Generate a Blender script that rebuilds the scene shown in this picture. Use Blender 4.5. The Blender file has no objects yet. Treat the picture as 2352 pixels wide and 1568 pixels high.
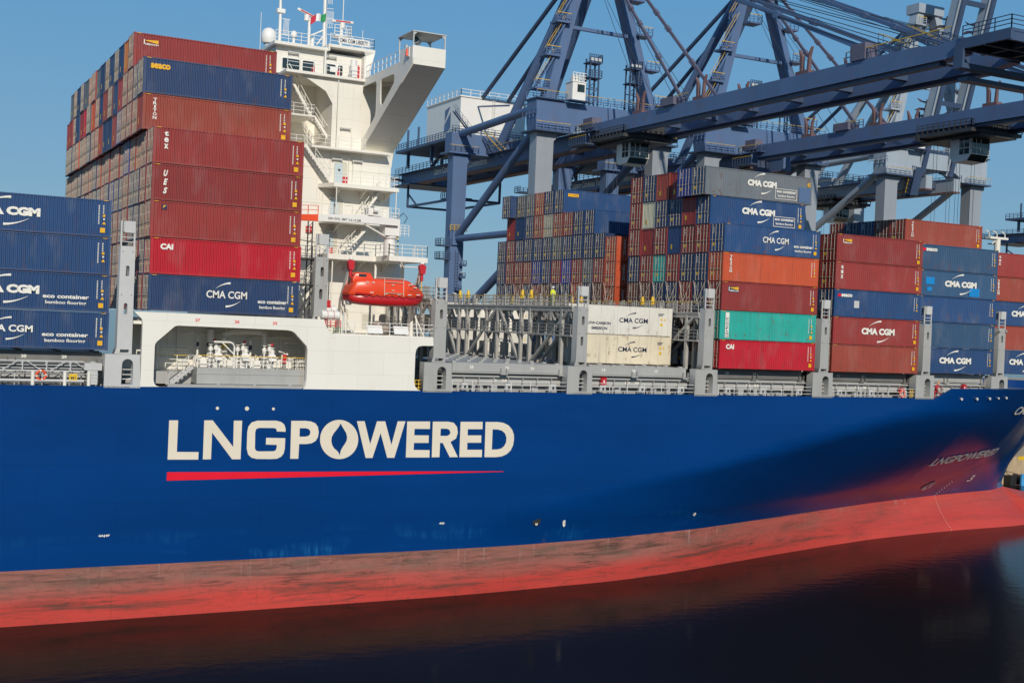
import bpy, bmesh, math, random
from mathutils import Vector, Matrix
R = math.radians
sin, cos, pi = math.sin, math.cos, math.pi
S = bpy.context.scene
C = S.collection
random.seed(7)

# ------------------------------------------------------------------ camera
CD, CH, CF = 99.163, 24.396, 2838.72          # distance to the ship's side, height, focal length in px of a 2352 px wide picture
YAW, PIT, ROL = R(27.39), R(-0.829), R(2.48)
fwd = Vector((sin(YAW) * cos(PIT), cos(YAW) * cos(PIT), sin(PIT)))
rgt0 = Vector((cos(YAW), -sin(YAW), 0))
up0 = rgt0.cross(fwd)
rgt = rgt0 * cos(ROL) + up0 * sin(ROL)
upv = -rgt0 * sin(ROL) + up0 * cos(ROL)
camd = bpy.data.cameras.new('camera')
cam = bpy.data.objects.new('camera', camd)
C.objects.link(cam)
M3 = Matrix((rgt, upv, -fwd)).transposed()
cam.matrix_world = Matrix.Translation((0, -CD, CH)) @ M3.to_4x4()
camd.sensor_width = 36
camd.lens = CF / 2352 * 36
camd.clip_start = 1
camd.clip_end = 20000
S.camera = cam

# ------------------------------------------------------------------ sky, sun, exposure
SUN = Vector((-0.2265, -0.856, 0.465)).normalized()
W = bpy.data.worlds.new('World')
S.world = W
W.use_nodes = True
nt = W.node_tree
sky = nt.nodes.new('ShaderNodeTexSky')
sky.sky_type = 'NISHITA'
sky.sun_disc = False
sky.sun_elevation = math.asin(SUN.z)
sky.sun_rotation = math.atan2(SUN.x, SUN.y)
sky.altitude = 0
sky.air_density = 1.0
sky.dust_density = 0.2
sky.ozone_density = 6.0
bg = nt.nodes['Background']
bg.inputs['Strength'].default_value = 0.085
# thin summer haze evens the sky out towards the horizon
stc = nt.nodes.new('ShaderNodeTexCoord'); ssx = nt.nodes.new('ShaderNodeSeparateXYZ'); srp = nt.nodes.new('ShaderNodeValToRGB'); smx = nt.nodes.new('ShaderNodeMix'); smx.data_type = 'RGBA'
nt.links.new(stc.outputs['Generated'], ssx.inputs[0]); nt.links.new(ssx.outputs[2], srp.inputs[0])
cr = srp.color_ramp; k_ = 1 / .085 / 12
cr.elements[0].position = 0; cr.elements[0].color = (.225 * k_, .38 * k_, .49 * k_, 1); cr.elements[1].position = 1; cr.elements[1].color = (.05 * k_, .15 * k_, .36 * k_, 1)
e_ = cr.elements.new(.26); e_.color = (.115 * k_, .335 * k_, .58 * k_, 1)
sml = nt.nodes.new('ShaderNodeMix'); sml.data_type = 'RGBA'; sml.blend_type = 'MULTIPLY'; sml.inputs[0].default_value = 1; sml.inputs[7].default_value = (12, 12, 12, 1)
nt.links.new(srp.outputs[0], sml.inputs[6]); smx.inputs[0].default_value = .8
nt.links.new(sky.outputs[0], smx.inputs[6]); nt.links.new(sml.outputs[2], smx.inputs[7]); nt.links.new(smx.outputs[2], bg.inputs['Color'])
sl = bpy.data.lights.new('sun', 'SUN')
sl.energy = 3.3
sl.angle = R(0.5)
sl.color = (1.0, 0.915, 0.79)
so = bpy.data.objects.new('sun', sl)
so.rotation_euler = SUN.to_track_quat('Z', 'Y').to_euler()
so.location = SUN * 300
C.objects.link(so)
vs = S.view_settings
vs.view_transform = 'Standard'
vs.look = 'None'
vs.exposure = 0.0
vs.gamma = 1.0
vs.use_curve_mapping = False

# ------------------------------------------------------------------ helpers
O = Vector((0, -CD, CH))
def P(u, v, x=None, y=None, z=None):
    """where the line of sight through a point of the 2352 x 1568 photograph meets the plane x, y or z = const"""
    r = fwd + rgt * ((u - 1176) / CF) - upv * ((v - 784) / CF)
    t = (x - O.x) / r.x if x is not None else (y - O.y) / r.y if y is not None else (z - O.z) / r.z
    return O + r * t
def Zm(ox, oy, s):
    return lambda a, b, **k: P((ox + a / s) / 1.0885, (oy + b / s) / 1.0885, **k)

SPLIT = dict(side_marking=.06, slogan_lettering=.1, outside_stair=.02, gusset=.35, lashing_rod=.0, ship_railing=.05, deck_gear=.03, boom_tie=.1, stay_bracket=.1, side_light=.1, portal_walkway=.1, side_mark=.12, red_box=.1, rest_bracket=.1, fairlead_post=.1,
    girder_tie=.1, pylon_stair=.25, boom_railing=.3, pylon_head=.3, deck_lamp=.1, wall_pipe=.02, red_valve=.1, pipe_band=.05, bridge_locker=.1, flood_lamp=.05, loading_manifold=.12, gas_pipe=.02, portal_railing=.1, fairlead=.1, warning_label=.1,
    wing_canopy=.1, bolt=.05, bollard=.05, rear_railing=.2, girder_railing=.2, yellow_gate=.2, hoist_rope=.02, service_frame=.1, side_platform=.02, signal_mast=.06, red_valves=.1, bay_railing=.05, leg_ladder=.3, stay_saddle=.1, house_railing=.1)
class MB:
    def __init__(s):
        s.v, s.f, s.m, s.sm = [], [], [], []
    def add(s, vs_, fs, m=0, smooth=False):
        b = len(s.v)
        s.v += [tuple(p) for p in vs_]
        for f in fs:
            s.f.append([b + i for i in f]); s.m.append(m); s.sm.append(smooth)
        return s
    def box(s, x0, x1, y0, y1, z0, z1, m=0):
        v = [(x0, y0, z0), (x1, y0, z0), (x1, y1, z0), (x0, y1, z0), (x0, y0, z1), (x1, y0, z1), (x1, y1, z1), (x0, y1, z1)]
        return s.add(v, [(3, 2, 1, 0), (4, 5, 6, 7), (0, 1, 5, 4), (1, 2, 6, 5), (2, 3, 7, 6), (3, 0, 4, 7)], m)
    def bar(s, p, q, w, h=None, m=0, up=(0, 0, 1)):
        p, q = Vector(p), Vector(q); h = h or w
        d = (q - p).normalized(); u = Vector(up)
        if abs(d.dot(u)) > .98: u = Vector((0, 1, 0))
        a = d.cross(u).normalized() * w / 2; b = a.cross(d).normalized() * h / 2
        v = [p - a - b, p + a - b, p + a + b, p - a + b, q - a - b, q + a - b, q + a + b, q - a + b]
        return s.add(v, [(3, 2, 1, 0), (4, 5, 6, 7), (0, 1, 5, 4), (1, 2, 6, 5), (2, 3, 7, 6), (3, 0, 4, 7)], m)
    def tube(s, pts, r, n=8, m=0, r2=None, cap=True):
        pts = [Vector(p) for p in pts]; k = len(pts); V = []
        for i, p in enumerate(pts):
            d = (pts[min(i + 1, k - 1)] - pts[max(i - 1, 0)]).normalized()
            u = Vector((0, 0, 1)) if abs(d.z) < .95 else Vector((0, 1, 0))
            a = d.cross(u).normalized(); b = a.cross(d)
            rr = r if r2 is None else r + (r2 - r) * i / (k - 1)
            V += [p + (a * cos(t * 2 * pi / n) + b * sin(t * 2 * pi / n)) * rr for t in range(n)]
        F = [(i * n + j, i * n + (j + 1) % n, (i + 1) * n + (j + 1) % n, (i + 1) * n + j) for i in range(k - 1) for j in range(n)]
        s.add(V, F, m, True)
        if cap and n > 4: s.add(V[:n], [tuple(range(n))[::-1]], m); s.add(V[-n:], [tuple(range(n))], m)
        return s
    def lathe(s, prof, c=(0, 0, 0), n=16, m=0):
        c = Vector(c); V = [c + Vector((r * cos(2 * pi * j / n), r * sin(2 * pi * j / n), z)) for r, z in prof for j in range(n)]
        F = [(i * n + j, i * n + (j + 1) % n, (i + 1) * n + (j + 1) % n, (i + 1) * n + j) for i in range(len(prof) - 1) for j in range(n)]
        return s.add(V, F, m, True)
    def prism(s, pts, d, m=0):
        d = Vector(d); a = [Vector(p) for p in pts]; n = len(a)
        V = a + [p + d for p in a]
        F = [tuple(range(n))[::-1], tuple(range(n, 2 * n))] + [(i, (i + 1) % n, n + (i + 1) % n, n + i) for i in range(n)]
        return s.add(V, F, m)
    def rail(s, pts, h=1.05, rails=3, sp=1.5, r=.024, m=0, m_top=None):
        pts = [Vector(p) for p in pts]; mt = m if m_top is None else m_top
        for a, b in zip(pts, pts[1:]):
            L = (b - a).length; n = max(1, round(L / sp))
            for i in range(n + 1):
                q = a.lerp(b, i / n); s.bar(q, q + Vector((0, 0, h)), r * 2, m=m)
            for k in range(rails):
                z = h * (k + 1) / rails
                s.bar(a + Vector((0, 0, z)), b + Vector((0, 0, z)), r * 1.7, m=mt if k == rails - 1 else m)
        return s
    def stair(s, p, q, w=(0, .8, 0), m=0, rail=True, mt=None):
        p, q, w = Vector(p), Vector(q), Vector(w); n = max(3, int(abs(q.z - p.z) / .24))
        for o in (Vector(), w):
            s.bar(p + o, q + o, .06, .24, m)
            if rail:
                s.bar(p + o + Vector((0, 0, 1)), q + o + Vector((0, 0, 1)), .05, m=m if mt is None else mt)
                for i in range(0, n + 1, 4):
                    c = p.lerp(q, i / n) + o; s.bar(c, c + Vector((0, 0, 1)), .045, m=m)
        d = (q - p); d.z = 0; d = d.normalized() * .22 if d.length > .01 else Vector((0, .1, 0))
        for i in range(1, n):
            c = p.lerp(q, i / n); s.add([c - d / 2, c + d / 2, c + d / 2 + w, c - d / 2 + w], [(0, 1, 2, 3)], m)
        return s
    def pieces(s, gap):
        '''the mesh as separate builders, one for each group of shells that stand together'''
        par = list(range(len(s.v)))
        def root(i):
            while par[i] != i: par[i] = par[par[i]]; i = par[i]
            return i
        for f in s.f:
            a = root(f[0])
            for i in f[1:]: par[root(i)] = a
        box = {}
        for f in s.f:
            r = root(f[0]); b = box.setdefault(r, [[9e9] * 3, [-9e9] * 3])
            for i in f:
                for k in range(3): b[0][k] = min(b[0][k], s.v[i][k]); b[1][k] = max(b[1][k], s.v[i][k])
        ks = list(box); grp = {k: k for k in ks}
        def g(i):
            while grp[i] != i: i = grp[i]
            return i
        for n, i in enumerate(ks):
            for j in ks[n + 1:]:
                if g(i) != g(j) and all(box[i][0][k] - gap <= box[j][1][k] and box[j][0][k] - gap <= box[i][1][k] for k in range(3)): grp[g(j)] = g(i)
        out = {}
        for f, m, sm in zip(s.f, s.m, s.sm):
            r = g(root(f[0])); o = out.setdefault(r, (MB(), {})); mp = o[1]
            for i in f:
                if i not in mp: mp[i] = len(o[0].v); o[0].v.append(s.v[i])
            o[0].f.append([mp[i] for i in f]); o[0].m.append(m); o[0].sm.append(sm)
        return [o[0] for o in out.values()]
    def build(s, name, mats, parent=None, loc=None):
        if name in SPLIT and parent is not None:
            ps = s.pieces(SPLIT[name])
            if 1 < len(ps) <= 95:
                for p in ps: o = p.build_one(name, mats, parent, loc)
                return o
        return s.build_one(name, mats, parent, loc)
    def build_one(s, name, mats, parent=None, loc=None):
        me = bpy.data.meshes.new(name)
        me.from_pydata(s.v, [], s.f)
        for mt in (mats if isinstance(mats, (list, tuple)) else [mats]): me.materials.append(mt)
        me.polygons.foreach_set('material_index', s.m)
        me.polygons.foreach_set('use_smooth', s.sm)
        me.update()
        return link(name, me, parent, loc)

def link(name, me, parent=None, loc=None):
    o = bpy.data.objects.new(name, me); C.objects.link(o)
    if parent: o.parent = parent
    if loc: o.location = loc
    return o
def tag(o, label, cat, group=None, kind=None):
    o['label'] = label; o['category'] = cat
    if group: o['group'] = group
    if kind: o['kind'] = kind
    return o
def empty(name, loc=(0, 0, 0)):
    o = bpy.data.objects.new(name, None); C.objects.link(o); o.location = loc; o.empty_display_size = .5
    return o
def copy_tree(o, parent=None):
    c = o.copy(); C.objects.link(c)
    if parent: c.parent = parent
    for ch in list(o.children): copy_tree(ch, c)
    return c
def plate_mesh(loops, t=.02):
    """flat sheet with holes from closed 2D loops, thickness t, in the XY plane"""
    cu = bpy.data.curves.new('plate', 'CURVE'); cu.dimensions = '2D'; cu.fill_mode = 'BOTH'; cu.extrude = t / 2
    for lp in loops:
        sp = cu.splines.new('POLY'); sp.points.add(len(lp) - 1)
        for p, q in zip(sp.points, lp): p.co = (q[0], q[1], 0, 1)
        sp.use_cyclic_u = True
    o = bpy.data.objects.new('plate', cu); me = bpy.data.meshes.new_from_object(o)
    bpy.data.objects.remove(o); bpy.data.curves.remove(cu)
    return me
def side_plate(name, loops, y, t, mat, parent=None):
    """loops of (x, z) standing upright in the plane y, t thick away from the camera"""
    me = plate_mesh(loops, t); me.name = name
    for v in me.vertices: v.co = (v.co.x, y + t / 2 - v.co.z, v.co.y)
    me.materials.clear(); me.materials.append(mat)
    return link(name, me, parent)
def end_plate(name, loops, x, t, mat, parent=None):
    """loops of (y, z) standing upright in the plane x"""
    me = plate_mesh(loops, t); me.name = name
    for v in me.vertices: v.co = (x + t / 2 + v.co.z, v.co.x, v.co.y)
    me.flip_normals()
    me.materials.clear(); me.materials.append(mat)
    return link(name, me, parent)
_tc = {}
def text_raw(s, bold=0.0, shear=0.0):
    k = (s, bold, shear)
    if k not in _tc:
        cu = bpy.data.curves.new('text', 'FONT'); cu.body = s; cu.offset = bold; cu.shear = shear; cu.resolution_u = 3
        o = bpy.data.objects.new('text', cu); C.objects.link(o)
        me = bpy.data.meshes.new_from_object(o)
        vv = [tuple(v.co) for v in me.vertices]; ff = [tuple(p.vertices) for p in me.polygons]
        bpy.data.objects.remove(o); bpy.data.curves.remove(cu); bpy.data.meshes.remove(me)
        x0 = min(v[0] for v in vv); x1 = max(v[0] for v in vv); y0 = min(v[1] for v in vv); y1 = max(v[1] for v in vv)
        _tc[k] = ([((v[0] - x0) / (x1 - x0), (v[1] - y0) / (y1 - y0)) for v in vv], ff, (x1 - x0) / (y1 - y0))
    return _tc[k]
def text_into(mb, s, x0, x1, z0, z1, y, m=0, bold=.02, shear=0.0, fit=True):
    vv, ff, asp = text_raw(s, bold, shear)
    if not fit: x1 = x0 + (z1 - z0) * asp
    mb.add([(x0 + a * (x1 - x0), y, z0 + b * (z1 - z0)) for a, b in vv], ff, m)
def vtext_into(mb, s, xc, w, z1, step, h, y, m=0, bold=.03, shear=0.0):
    for i, ch in enumerate(s):
        ww = w * (.45 if ch in 'Iil1' else 1)
        text_into(mb, ch, xc - ww / 2, xc + ww / 2, z1 - i * step - h, z1 - i * step, y, m, bold, shear)
def orient(me):
    bm = bmesh.new(); bm.from_mesh(me); bmesh.ops.recalc_face_normals(bm, faces=bm.faces); bm.to_mesh(me); bm.free()

# ------------------------------------------------------------------ materials
def mat(name, col, rough=.5, metal=0.0, var=.12, scale=.6, dirt=None, dirt_amt=.0, stretch=(1, 1, 1), bump=0.0, spec=.5):
    m = bpy.data.materials.new(name); m.use_nodes = True; t = m.node_tree; b = t.nodes['Principled BSDF']
    b.inputs['Roughness'].default_value = rough; b.inputs['Metallic'].default_value = metal
    b.inputs['Specular IOR Level'].default_value = spec
    tc = t.nodes.new('ShaderNodeTexCoord'); mp = t.nodes.new('ShaderNodeMapping'); mp.inputs['Scale'].default_value = stretch
    t.links.new(tc.outputs['Object'], mp.inputs[0])
    n = t.nodes.new('ShaderNodeTexNoise'); n.inputs['Scale'].default_value = scale; n.inputs['Detail'].default_value = 5
    t.links.new(mp.outputs[0], n.inputs['Vector'])
    rp = t.nodes.new('ShaderNodeMapRange'); rp.inputs['From Min'].default_value = .3; rp.inputs['From Max'].default_value = .7
    rp.inputs['To Min'].default_value = 1 - var; rp.inputs['To Max'].default_value = 1 + var
    t.links.new(n.outputs[0], rp.inputs[0])
    mx = t.nodes.new('ShaderNodeMix'); mx.data_type = 'RGBA'; mx.blend_type = 'MULTIPLY'; mx.inputs[0].default_value = 1
    mx.inputs[6].default_value = (*col, 1); t.links.new(rp.outputs[0], mx.inputs[7])
    out = mx.outputs[2]
    if dirt:
        n2 = t.nodes.new('ShaderNodeTexNoise'); n2.inputs['Scale'].default_value = scale * 2.3; n2.inputs['Detail'].default_value = 8; n2.inputs['Roughness'].default_value = .65
        t.links.new(mp.outputs[0], n2.inputs['Vector'])
        r2 = t.nodes.new('ShaderNodeMapRange'); r2.inputs['From Min'].default_value = .54; r2.inputs['From Max'].default_value = .74; r2.inputs['To Max'].default_value = dirt_amt
        t.links.new(n2.outputs[0], r2.inputs[0])
        m2 = t.nodes.new('ShaderNodeMix'); m2.data_type = 'RGBA'; m2.inputs[7].default_value = (*dirt, 1)
        t.links.new(r2.outputs[0], m2.inputs[0]); t.links.new(out, m2.inputs[6]); out = m2.outputs[2]
    t.links.new(out, b.inputs['Base Color'])
    if bump:
        bp = t.nodes.new('ShaderNodeBump'); bp.inputs['Strength'].default_value = bump; bp.inputs['Distance'].default_value = .05
        t.links.new(n.outputs[0], bp.inputs['Height']); t.links.new(bp.outputs[0], b.inputs['Normal'])
    return m
RUST = (.14, .05, .02)
M = {}
M['ship_white'] = mat('ship_white_paint', (.84, .81, .725), .42, var=.03, scale=.25, dirt=(.55, .47, .36), dirt_amt=.16, stretch=(1, 1, .35))
M['white'] = mat('white_paint', (.82, .80, .75), .4, var=.03)
M['ship_grey'] = mat('ship_grey_paint', (.40, .40, .385), .5, var=.07, dirt=(.25, .19, .13), dirt_amt=.25, stretch=(1, 1, .4))
M['deck_grey'] = mat('dark_deck_grey', (.17, .17, .165), .6, var=.15, dirt=(.2, .13, .08), dirt_amt=.4)
M['light_grey'] = mat('light_grey_paint', (.55, .55, .54), .45, var=.05, dirt=(.35, .28, .2), dirt_amt=.2)
M['bridge_grey'] = mat('lashing_bridge_grey', (.40, .385, .355), .55, var=.1, scale=.8, dirt=(.2, .13, .08), dirt_amt=.45)
M['yellow'] = mat('yellow_paint', (.75, .47, .02), .45, var=.06)
M['rail_yellow'] = mat('worn_yellow_rail', (.52, .36, .08), .5, var=.12)
M['red'] = mat('red_paint', (.55, .02, .03), .4, var=.05)
M['orange'] = mat('orange_red_paint', (.85, .09, .02), .4, var=.05)
M['green_deck'] = mat('green_deck_paint', (.03, .14, .05), .6, var=.15)
M['black'] = mat('black_rubber', (.015, .015, .016), .65, var=.2)
M['dark'] = mat('dark_steel', (.05, .052, .055), .55, var=.2)
M['glass'] = mat('dark_window_glass', (.02, .035, .035), .06, var=.05, spec=.9)
M['crane_purple'] = mat('crane_stay_paint', (.13, .12, .17), .5, var=.15)
M['crane_leg'] = mat('pale_leg_tone', (.30, .33, .37), .42, var=.08, scale=.2, dirt=(.2, .2, .24), dirt_amt=.3, stretch=(1, 1, .25))  # pale grey blue tone, used on the waterside legs alone
M['crane'] = mat('crane_blue_paint', (.095, .158, .295), .48, var=.1, scale=.25, dirt=(.16, .09, .07), dirt_amt=.42, stretch=(1, 1, .5))
M['crane_dark'] = mat('crane_dark_blue_paint', (.05, .085, .16), .5, var=.12, scale=.3, dirt=(.12, .07, .05), dirt_amt=.35)
M['crane_light'] = mat('crane_pale_blue_paint', (.36, .42, .48), .45, var=.06, scale=.25, dirt=(.25, .2, .17), dirt_amt=.3, stretch=(1, 1, .4))
M['crane_rust'] = mat('rusty_red_steel', (.15, .085, .085), .6, var=.2, dirt=RUST, dirt_amt=.6)
M['cable'] = mat('steel_cable', (.06, .065, .075), .5, metal=.3)
M['galv'] = mat('weathered_lock_steel', (.47, .41, .33), .5, metal=.1, var=.25, scale=1.2)
M['letter_white'] = mat('white_lettering', (.83, .80, .72), .45, var=.04, scale=.5)
M['letter_navy'] = mat('navy_lettering', (.02, .03, .075), .45, var=.05)
M['letter_cream'] = mat('cream_hull_lettering', (.78, .70, .56), .4, var=.04, scale=.3)
M['letter_red'] = mat('red_hull_lettering', (.80, .004, .025), .4, var=.03)
M['letter_yellow'] = mat('yellow_lettering', (.85, .45, .01), .45, var=.05)
M['concrete'] = mat('quay_concrete', (.48, .36, .22), .85, var=.2, scale=.5, dirt=(.2, .13, .08), dirt_amt=.6, stretch=(1, 1, .5))
M['fender_blue'] = mat('blue_fender_panel', (.05, .30, .62), .55, var=.25, scale=1.2, dirt=(.4, .4, .38), dirt_amt=.5)

def seams(m, w, h, amt, rust=0.0):
    '''weld seams between plates, and a few thin rust weeps below them'''
    t = m.node_tree; b = t.nodes['Principled BSDF']; N, Lk = t.nodes.new, t.links.new
    src = b.inputs['Base Color'].links[0].from_socket
    tc = N('ShaderNodeTexCoord'); sx = N('ShaderNodeSeparateXYZ'); Lk(tc.outputs['Object'], sx.inputs[0])
    ad = N('ShaderNodeMath'); ad.operation = 'ADD'; Lk(sx.outputs[0], ad.inputs[0]); Lk(sx.outputs[1], ad.inputs[1])
    cb = N('ShaderNodeCombineXYZ'); Lk(ad.outputs[0], cb.inputs[0]); Lk(sx.outputs[2], cb.inputs[1])
    br = N('ShaderNodeTexBrick'); br.inputs['Scale'].default_value = 1; br.inputs['Mortar Size'].default_value = .02; br.inputs['Brick Width'].default_value = w; br.inputs['Row Height'].default_value = h; br.offset = .5
    br.inputs['Color1'].default_value = (1, 1, 1, 1); br.inputs['Color2'].default_value = (.965, .965, .97, 1); br.inputs['Mortar'].default_value = (.80, .79, .76, 1); Lk(cb.outputs[0], br.inputs['Vector'])
    mx = N('ShaderNodeMix'); mx.data_type = 'RGBA'; mx.blend_type = 'MULTIPLY'; mx.inputs[0].default_value = amt; Lk(src, mx.inputs[6]); Lk(br.outputs[0], mx.inputs[7]); out = mx.outputs[2]
    if rust:
        mp = N('ShaderNodeMapping'); mp.inputs['Scale'].default_value = (2.2, 2.2, .14); Lk(tc.outputs['Object'], mp.inputs[0])
        n = N('ShaderNodeTexNoise'); n.inputs['Scale'].default_value = 1.3; n.inputs['Detail'].default_value = 6; Lk(mp.outputs[0], n.inputs['Vector'])
        r = N('ShaderNodeMapRange'); r.inputs[1].default_value = .66; r.inputs[2].default_value = .78; r.inputs[4].default_value = rust; Lk(n.outputs[0], r.inputs[0])
        m2 = N('ShaderNodeMix'); m2.data_type = 'RGBA'; m2.inputs[7].default_value = (.33, .19, .09, 1); Lk(r.outputs[0], m2.inputs[0]); Lk(out, m2.inputs[6]); out = m2.outputs[2]
    Lk(out, b.inputs['Base Color'])
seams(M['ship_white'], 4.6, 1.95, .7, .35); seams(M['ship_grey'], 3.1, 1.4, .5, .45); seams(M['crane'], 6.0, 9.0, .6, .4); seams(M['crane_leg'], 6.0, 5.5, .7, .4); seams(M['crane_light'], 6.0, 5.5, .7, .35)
# ------------------------------------------------------------------ water and quay
def water_mat():
    m = bpy.data.materials.new('harbour_water'); m.use_nodes = True; t = m.node_tree; b = t.nodes['Principled BSDF']
    b.inputs['Base Color'].default_value = (.011, .0085, .006, 1); b.inputs['Specular IOR Level'].default_value = .075; b.inputs['Roughness'].default_value = .11; b.inputs['IOR'].default_value = 1.33
    tc = t.nodes.new('ShaderNodeTexCoord'); hs = []
    for sc, st, det in ((.55, (1, 1.6, 1), 4), (2.2, (1, 1.5, 1), 3)):
        mp = t.nodes.new('ShaderNodeMapping'); mp.inputs['Scale'].default_value = st; mp.inputs['Rotation'].default_value = (0, 0, .35)
        t.links.new(tc.outputs['Object'], mp.inputs[0]); n = t.nodes.new('ShaderNodeTexNoise'); n.inputs['Scale'].default_value = sc; n.inputs['Detail'].default_value = det
        t.links.new(mp.outputs[0], n.inputs['Vector']); hs.append(n.outputs[0])
    a = t.nodes.new('ShaderNodeMath'); a.operation = 'MULTIPLY_ADD'; a.inputs[1].default_value = .25
    t.links.new(hs[1], a.inputs[0]); t.links.new(hs[0], a.inputs[2])
    bp = t.nodes.new('ShaderNodeBump'); bp.inputs['Strength'].default_value = .16; bp.inputs['Distance'].default_value = .12
    t.links.new(a.outputs[0], bp.inputs['Height']); t.links.new(bp.outputs[0], b.inputs['Normal'])
    return m
M['water'] = water_mat()
sea = MB().add([(-6000, -3000, 0), (6000, -3000, 0), (6000, 9000, 0), (-6000, 9000, 0)], [(0, 1, 2, 3)]).build('harbour_water', M['water'])
tag(sea, 'dark still harbour water along the ship', 'water', kind='structure')
QY = 52.6
q = MB().box(-300, 900, QY, 420, -6, 4.9)
for k in range(60): q.box(-300 + k * 20 - .06, -300 + k * 20 + .06, QY - .02, QY + .1, -2, 4.88)
quay = q.build('quay', M['concrete']); tag(quay, 'tan concrete quay wall and apron beyond the ship', 'quay', kind='structure')
stripe = MB()
for k in range(120): stripe.box(-300 + k * 10, -300 + k * 10 + 5.4, QY - .03, QY - .004, 4.25, 4.895)
stripe.build('edge_stripe', M['yellow'], quay)
for i, xx in enumerate((157.5, 178.2, 199.0)):
    f = empty('quay_fender', (xx, QY, 0))
    tag(f, 'blue fender panel with black rubber on the quay wall beyond the bow', 'fender', 'fenders along the quay wall')
    MB().box(.1, 2.1, -2.4, -2.1, -.9, 2.1).build('fender_panel', M['fender_blue'], f)
    c = MB(); c.tube([(1.1, 0, .9), (1.1, -1.1, .9)], 1.0, 14, r2=.8); c.tube([(1.1, -1.1, .9), (1.1, -2.1, .9)], .8, 14, r2=1.05); c.box(-1.6, -.1, -1.5, -.05, -.6, 1.7)
    c.build('rubber_cone', M['black'], f)
    h = MB().tube([(-1.2, -.1, 2.4), (.2, -2.1, 1.9)], .06, 6).tube([(-1.2, -.1, -.2), (.2, -2.1, .2)], .06, 6); h.build('chain', M['crane_rust'], f)
# ------------------------------------------------------------------ the ship: hull
ship = empty('container_ship', (0, 0, 0))
tag(ship, 'huge blue container ship with red waterline and white bridge tower moored at the quay', 'ship')
def lerp(tab, x):
    if x <= tab[0][0]: return tab[0][1]
    for (a, b), (c, d) in zip(tab, tab[1:]):
        if x <= c:
            t = (x - a) / (c - a); return b + (d - b) * t
    return tab[-1][1]
def smooth_tab(tab, x, w=3.0):
    return sum(lerp(tab, x + o * w) for o in (-1, -.5, 0, .5, 1)) / 5
Y0 = [(-200, 0), (44, 0), (52.8, .5), (58.8, 1.06), (63.8, 1.5), (69.6, 2.6), (76.3, 4.5), (83.7, 6.8), (91.6, 9.2), (100.1, 11.6), (109, 13.9), (117.7, 15.4), (126.3, 16.5), (139.5, 17.4), (146, 19.5), (150, 22), (152.5, 25.5)]
Y4 = [(-200, 0), (46, 0), (52.2, .2), (58.4, .95), (63.5, 1.5), (69.6, 2.8), (75.6, 4.0), (83, 6.4), (91.2, 9.1), (100.2, 12.1), (110, 15.3), (120.3, 18.2), (130.5, 20.5), (140.4, 22.4), (144.5, 25.5)]
YD = [(-200, 0), (107, 0), (114, .9), (120, 2.2), (126, 3.9), (132, 6.3), (138, 9.6), (144, 13.7), (150, 18.3), (157.5, 25.5)]
ZT = [(-200, 6), (46, 6), (60, 8.5), (75, 11), (90, 14), (103, 16.8), (115, 19.0), (125, 20.5), (160, 20.5)]
STEM = [(3.7, 144.4), (5.1, 144.8), (7.6, 146.2), (9.1, 147.1), (10.1, 148.6), (14, 153), (19.3, 157.5)]
def hull_y(x, z):
    y4 = min(25.5, smooth_tab(Y4, x, 2.5)); 
    if z <= 4.2:
        y0 = min(25.5, smooth_tab(Y0, x, 2.5))
        if x > 144.4: 
            zb = 4.0 - 1.6 * ((x - 144.4) / 8.5) ** 2                     # round crown of the bulb
            if z > zb: return 25.5
            return y0 + (25.5 - y0) * (max(0, z) / max(zb, .1)) ** 3
        return y0 + (y4 - y0) * max(-.3, z / 4.2)
    yd = min(25.5, smooth_tab(YD, x, 2))
    s = min(1, max(0, (z - 4.2) / (smooth_tab(ZT, x) - 4.2)))
    t4 = min(1, max(0, (z - 4.2) / (2.4 + 5.0 * min(1, max(0, (x - 118) / 20))))); s = s * (.72 + .28 * t4)                 # nearly upright just above the boot topping
    y = yd + (y4 - yd) * (1 - s) ** lerp([(92, 1.0), (112, 1.4), (126, 1.4), (138, .85)], x)
    xs = lerp(STEM, z)
    if x > xs - 7:                                                       # run the sides together at the stem
        t = max(0, min(1, (x - (xs - 7)) / 7)); y = y + (25.5 - y) * t ** 3
    return min(25.5, y)
def hull_top(x): return 18.15 if x < 104.2 else 18.15 + 1.1 * min(1, (x - 104.2) / 2.6)
xs_ = [-150, -100, -60] + [-30 + 6 * i for i in range(13)] + [44 + 1.0 * i for i in range(60)] + [104.2, 105.5, 106.8] + [107.5 + .6 * i for i in range(85)]
zs_ = [-2.0, 0, 1.4, 2.8, 4.2] + [4.2 + .5 * i for i in range(1, 17)] + [13, 13.8, 14.6, 15.4, 16.2, 17]
hb = MB(); V = []; nz = len(zs_) + 1
for x in xs_:
    for z in zs_ + [None]:
        zz = hull_top(x) if z is None else z
        xm = lerp(STEM, zz) if zz > 4.2 else min(152.5, 144.4 + 8.5 * math.sqrt((4.2 - zz) / 1.7))
        xc = min(x, xm); V.append((xc, 25.5 if x >= xm else hull_y(xc, zz), zz))
F, F2 = [], []
for i in range(len(xs_) - 1):
    for j in range(nz - 1):
        f = (i * nz + j, (i + 1) * nz + j, (i + 1) * nz + j + 1, i * nz + j + 1)
        if min(V[k][1] for k in f) > 25.499: continue
        (F2 if j < 4 else F).append(f)
V2 = [(x, 51 - y, z) for x, y, z in V]
hb.add(V, F, 0, True); hb.add(V, F2, 1, True)
hb.add(V2, [f[::-1] for f in F], 0, True); hb.add(V2, [f[::-1] for f in F2], 1, True)

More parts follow.
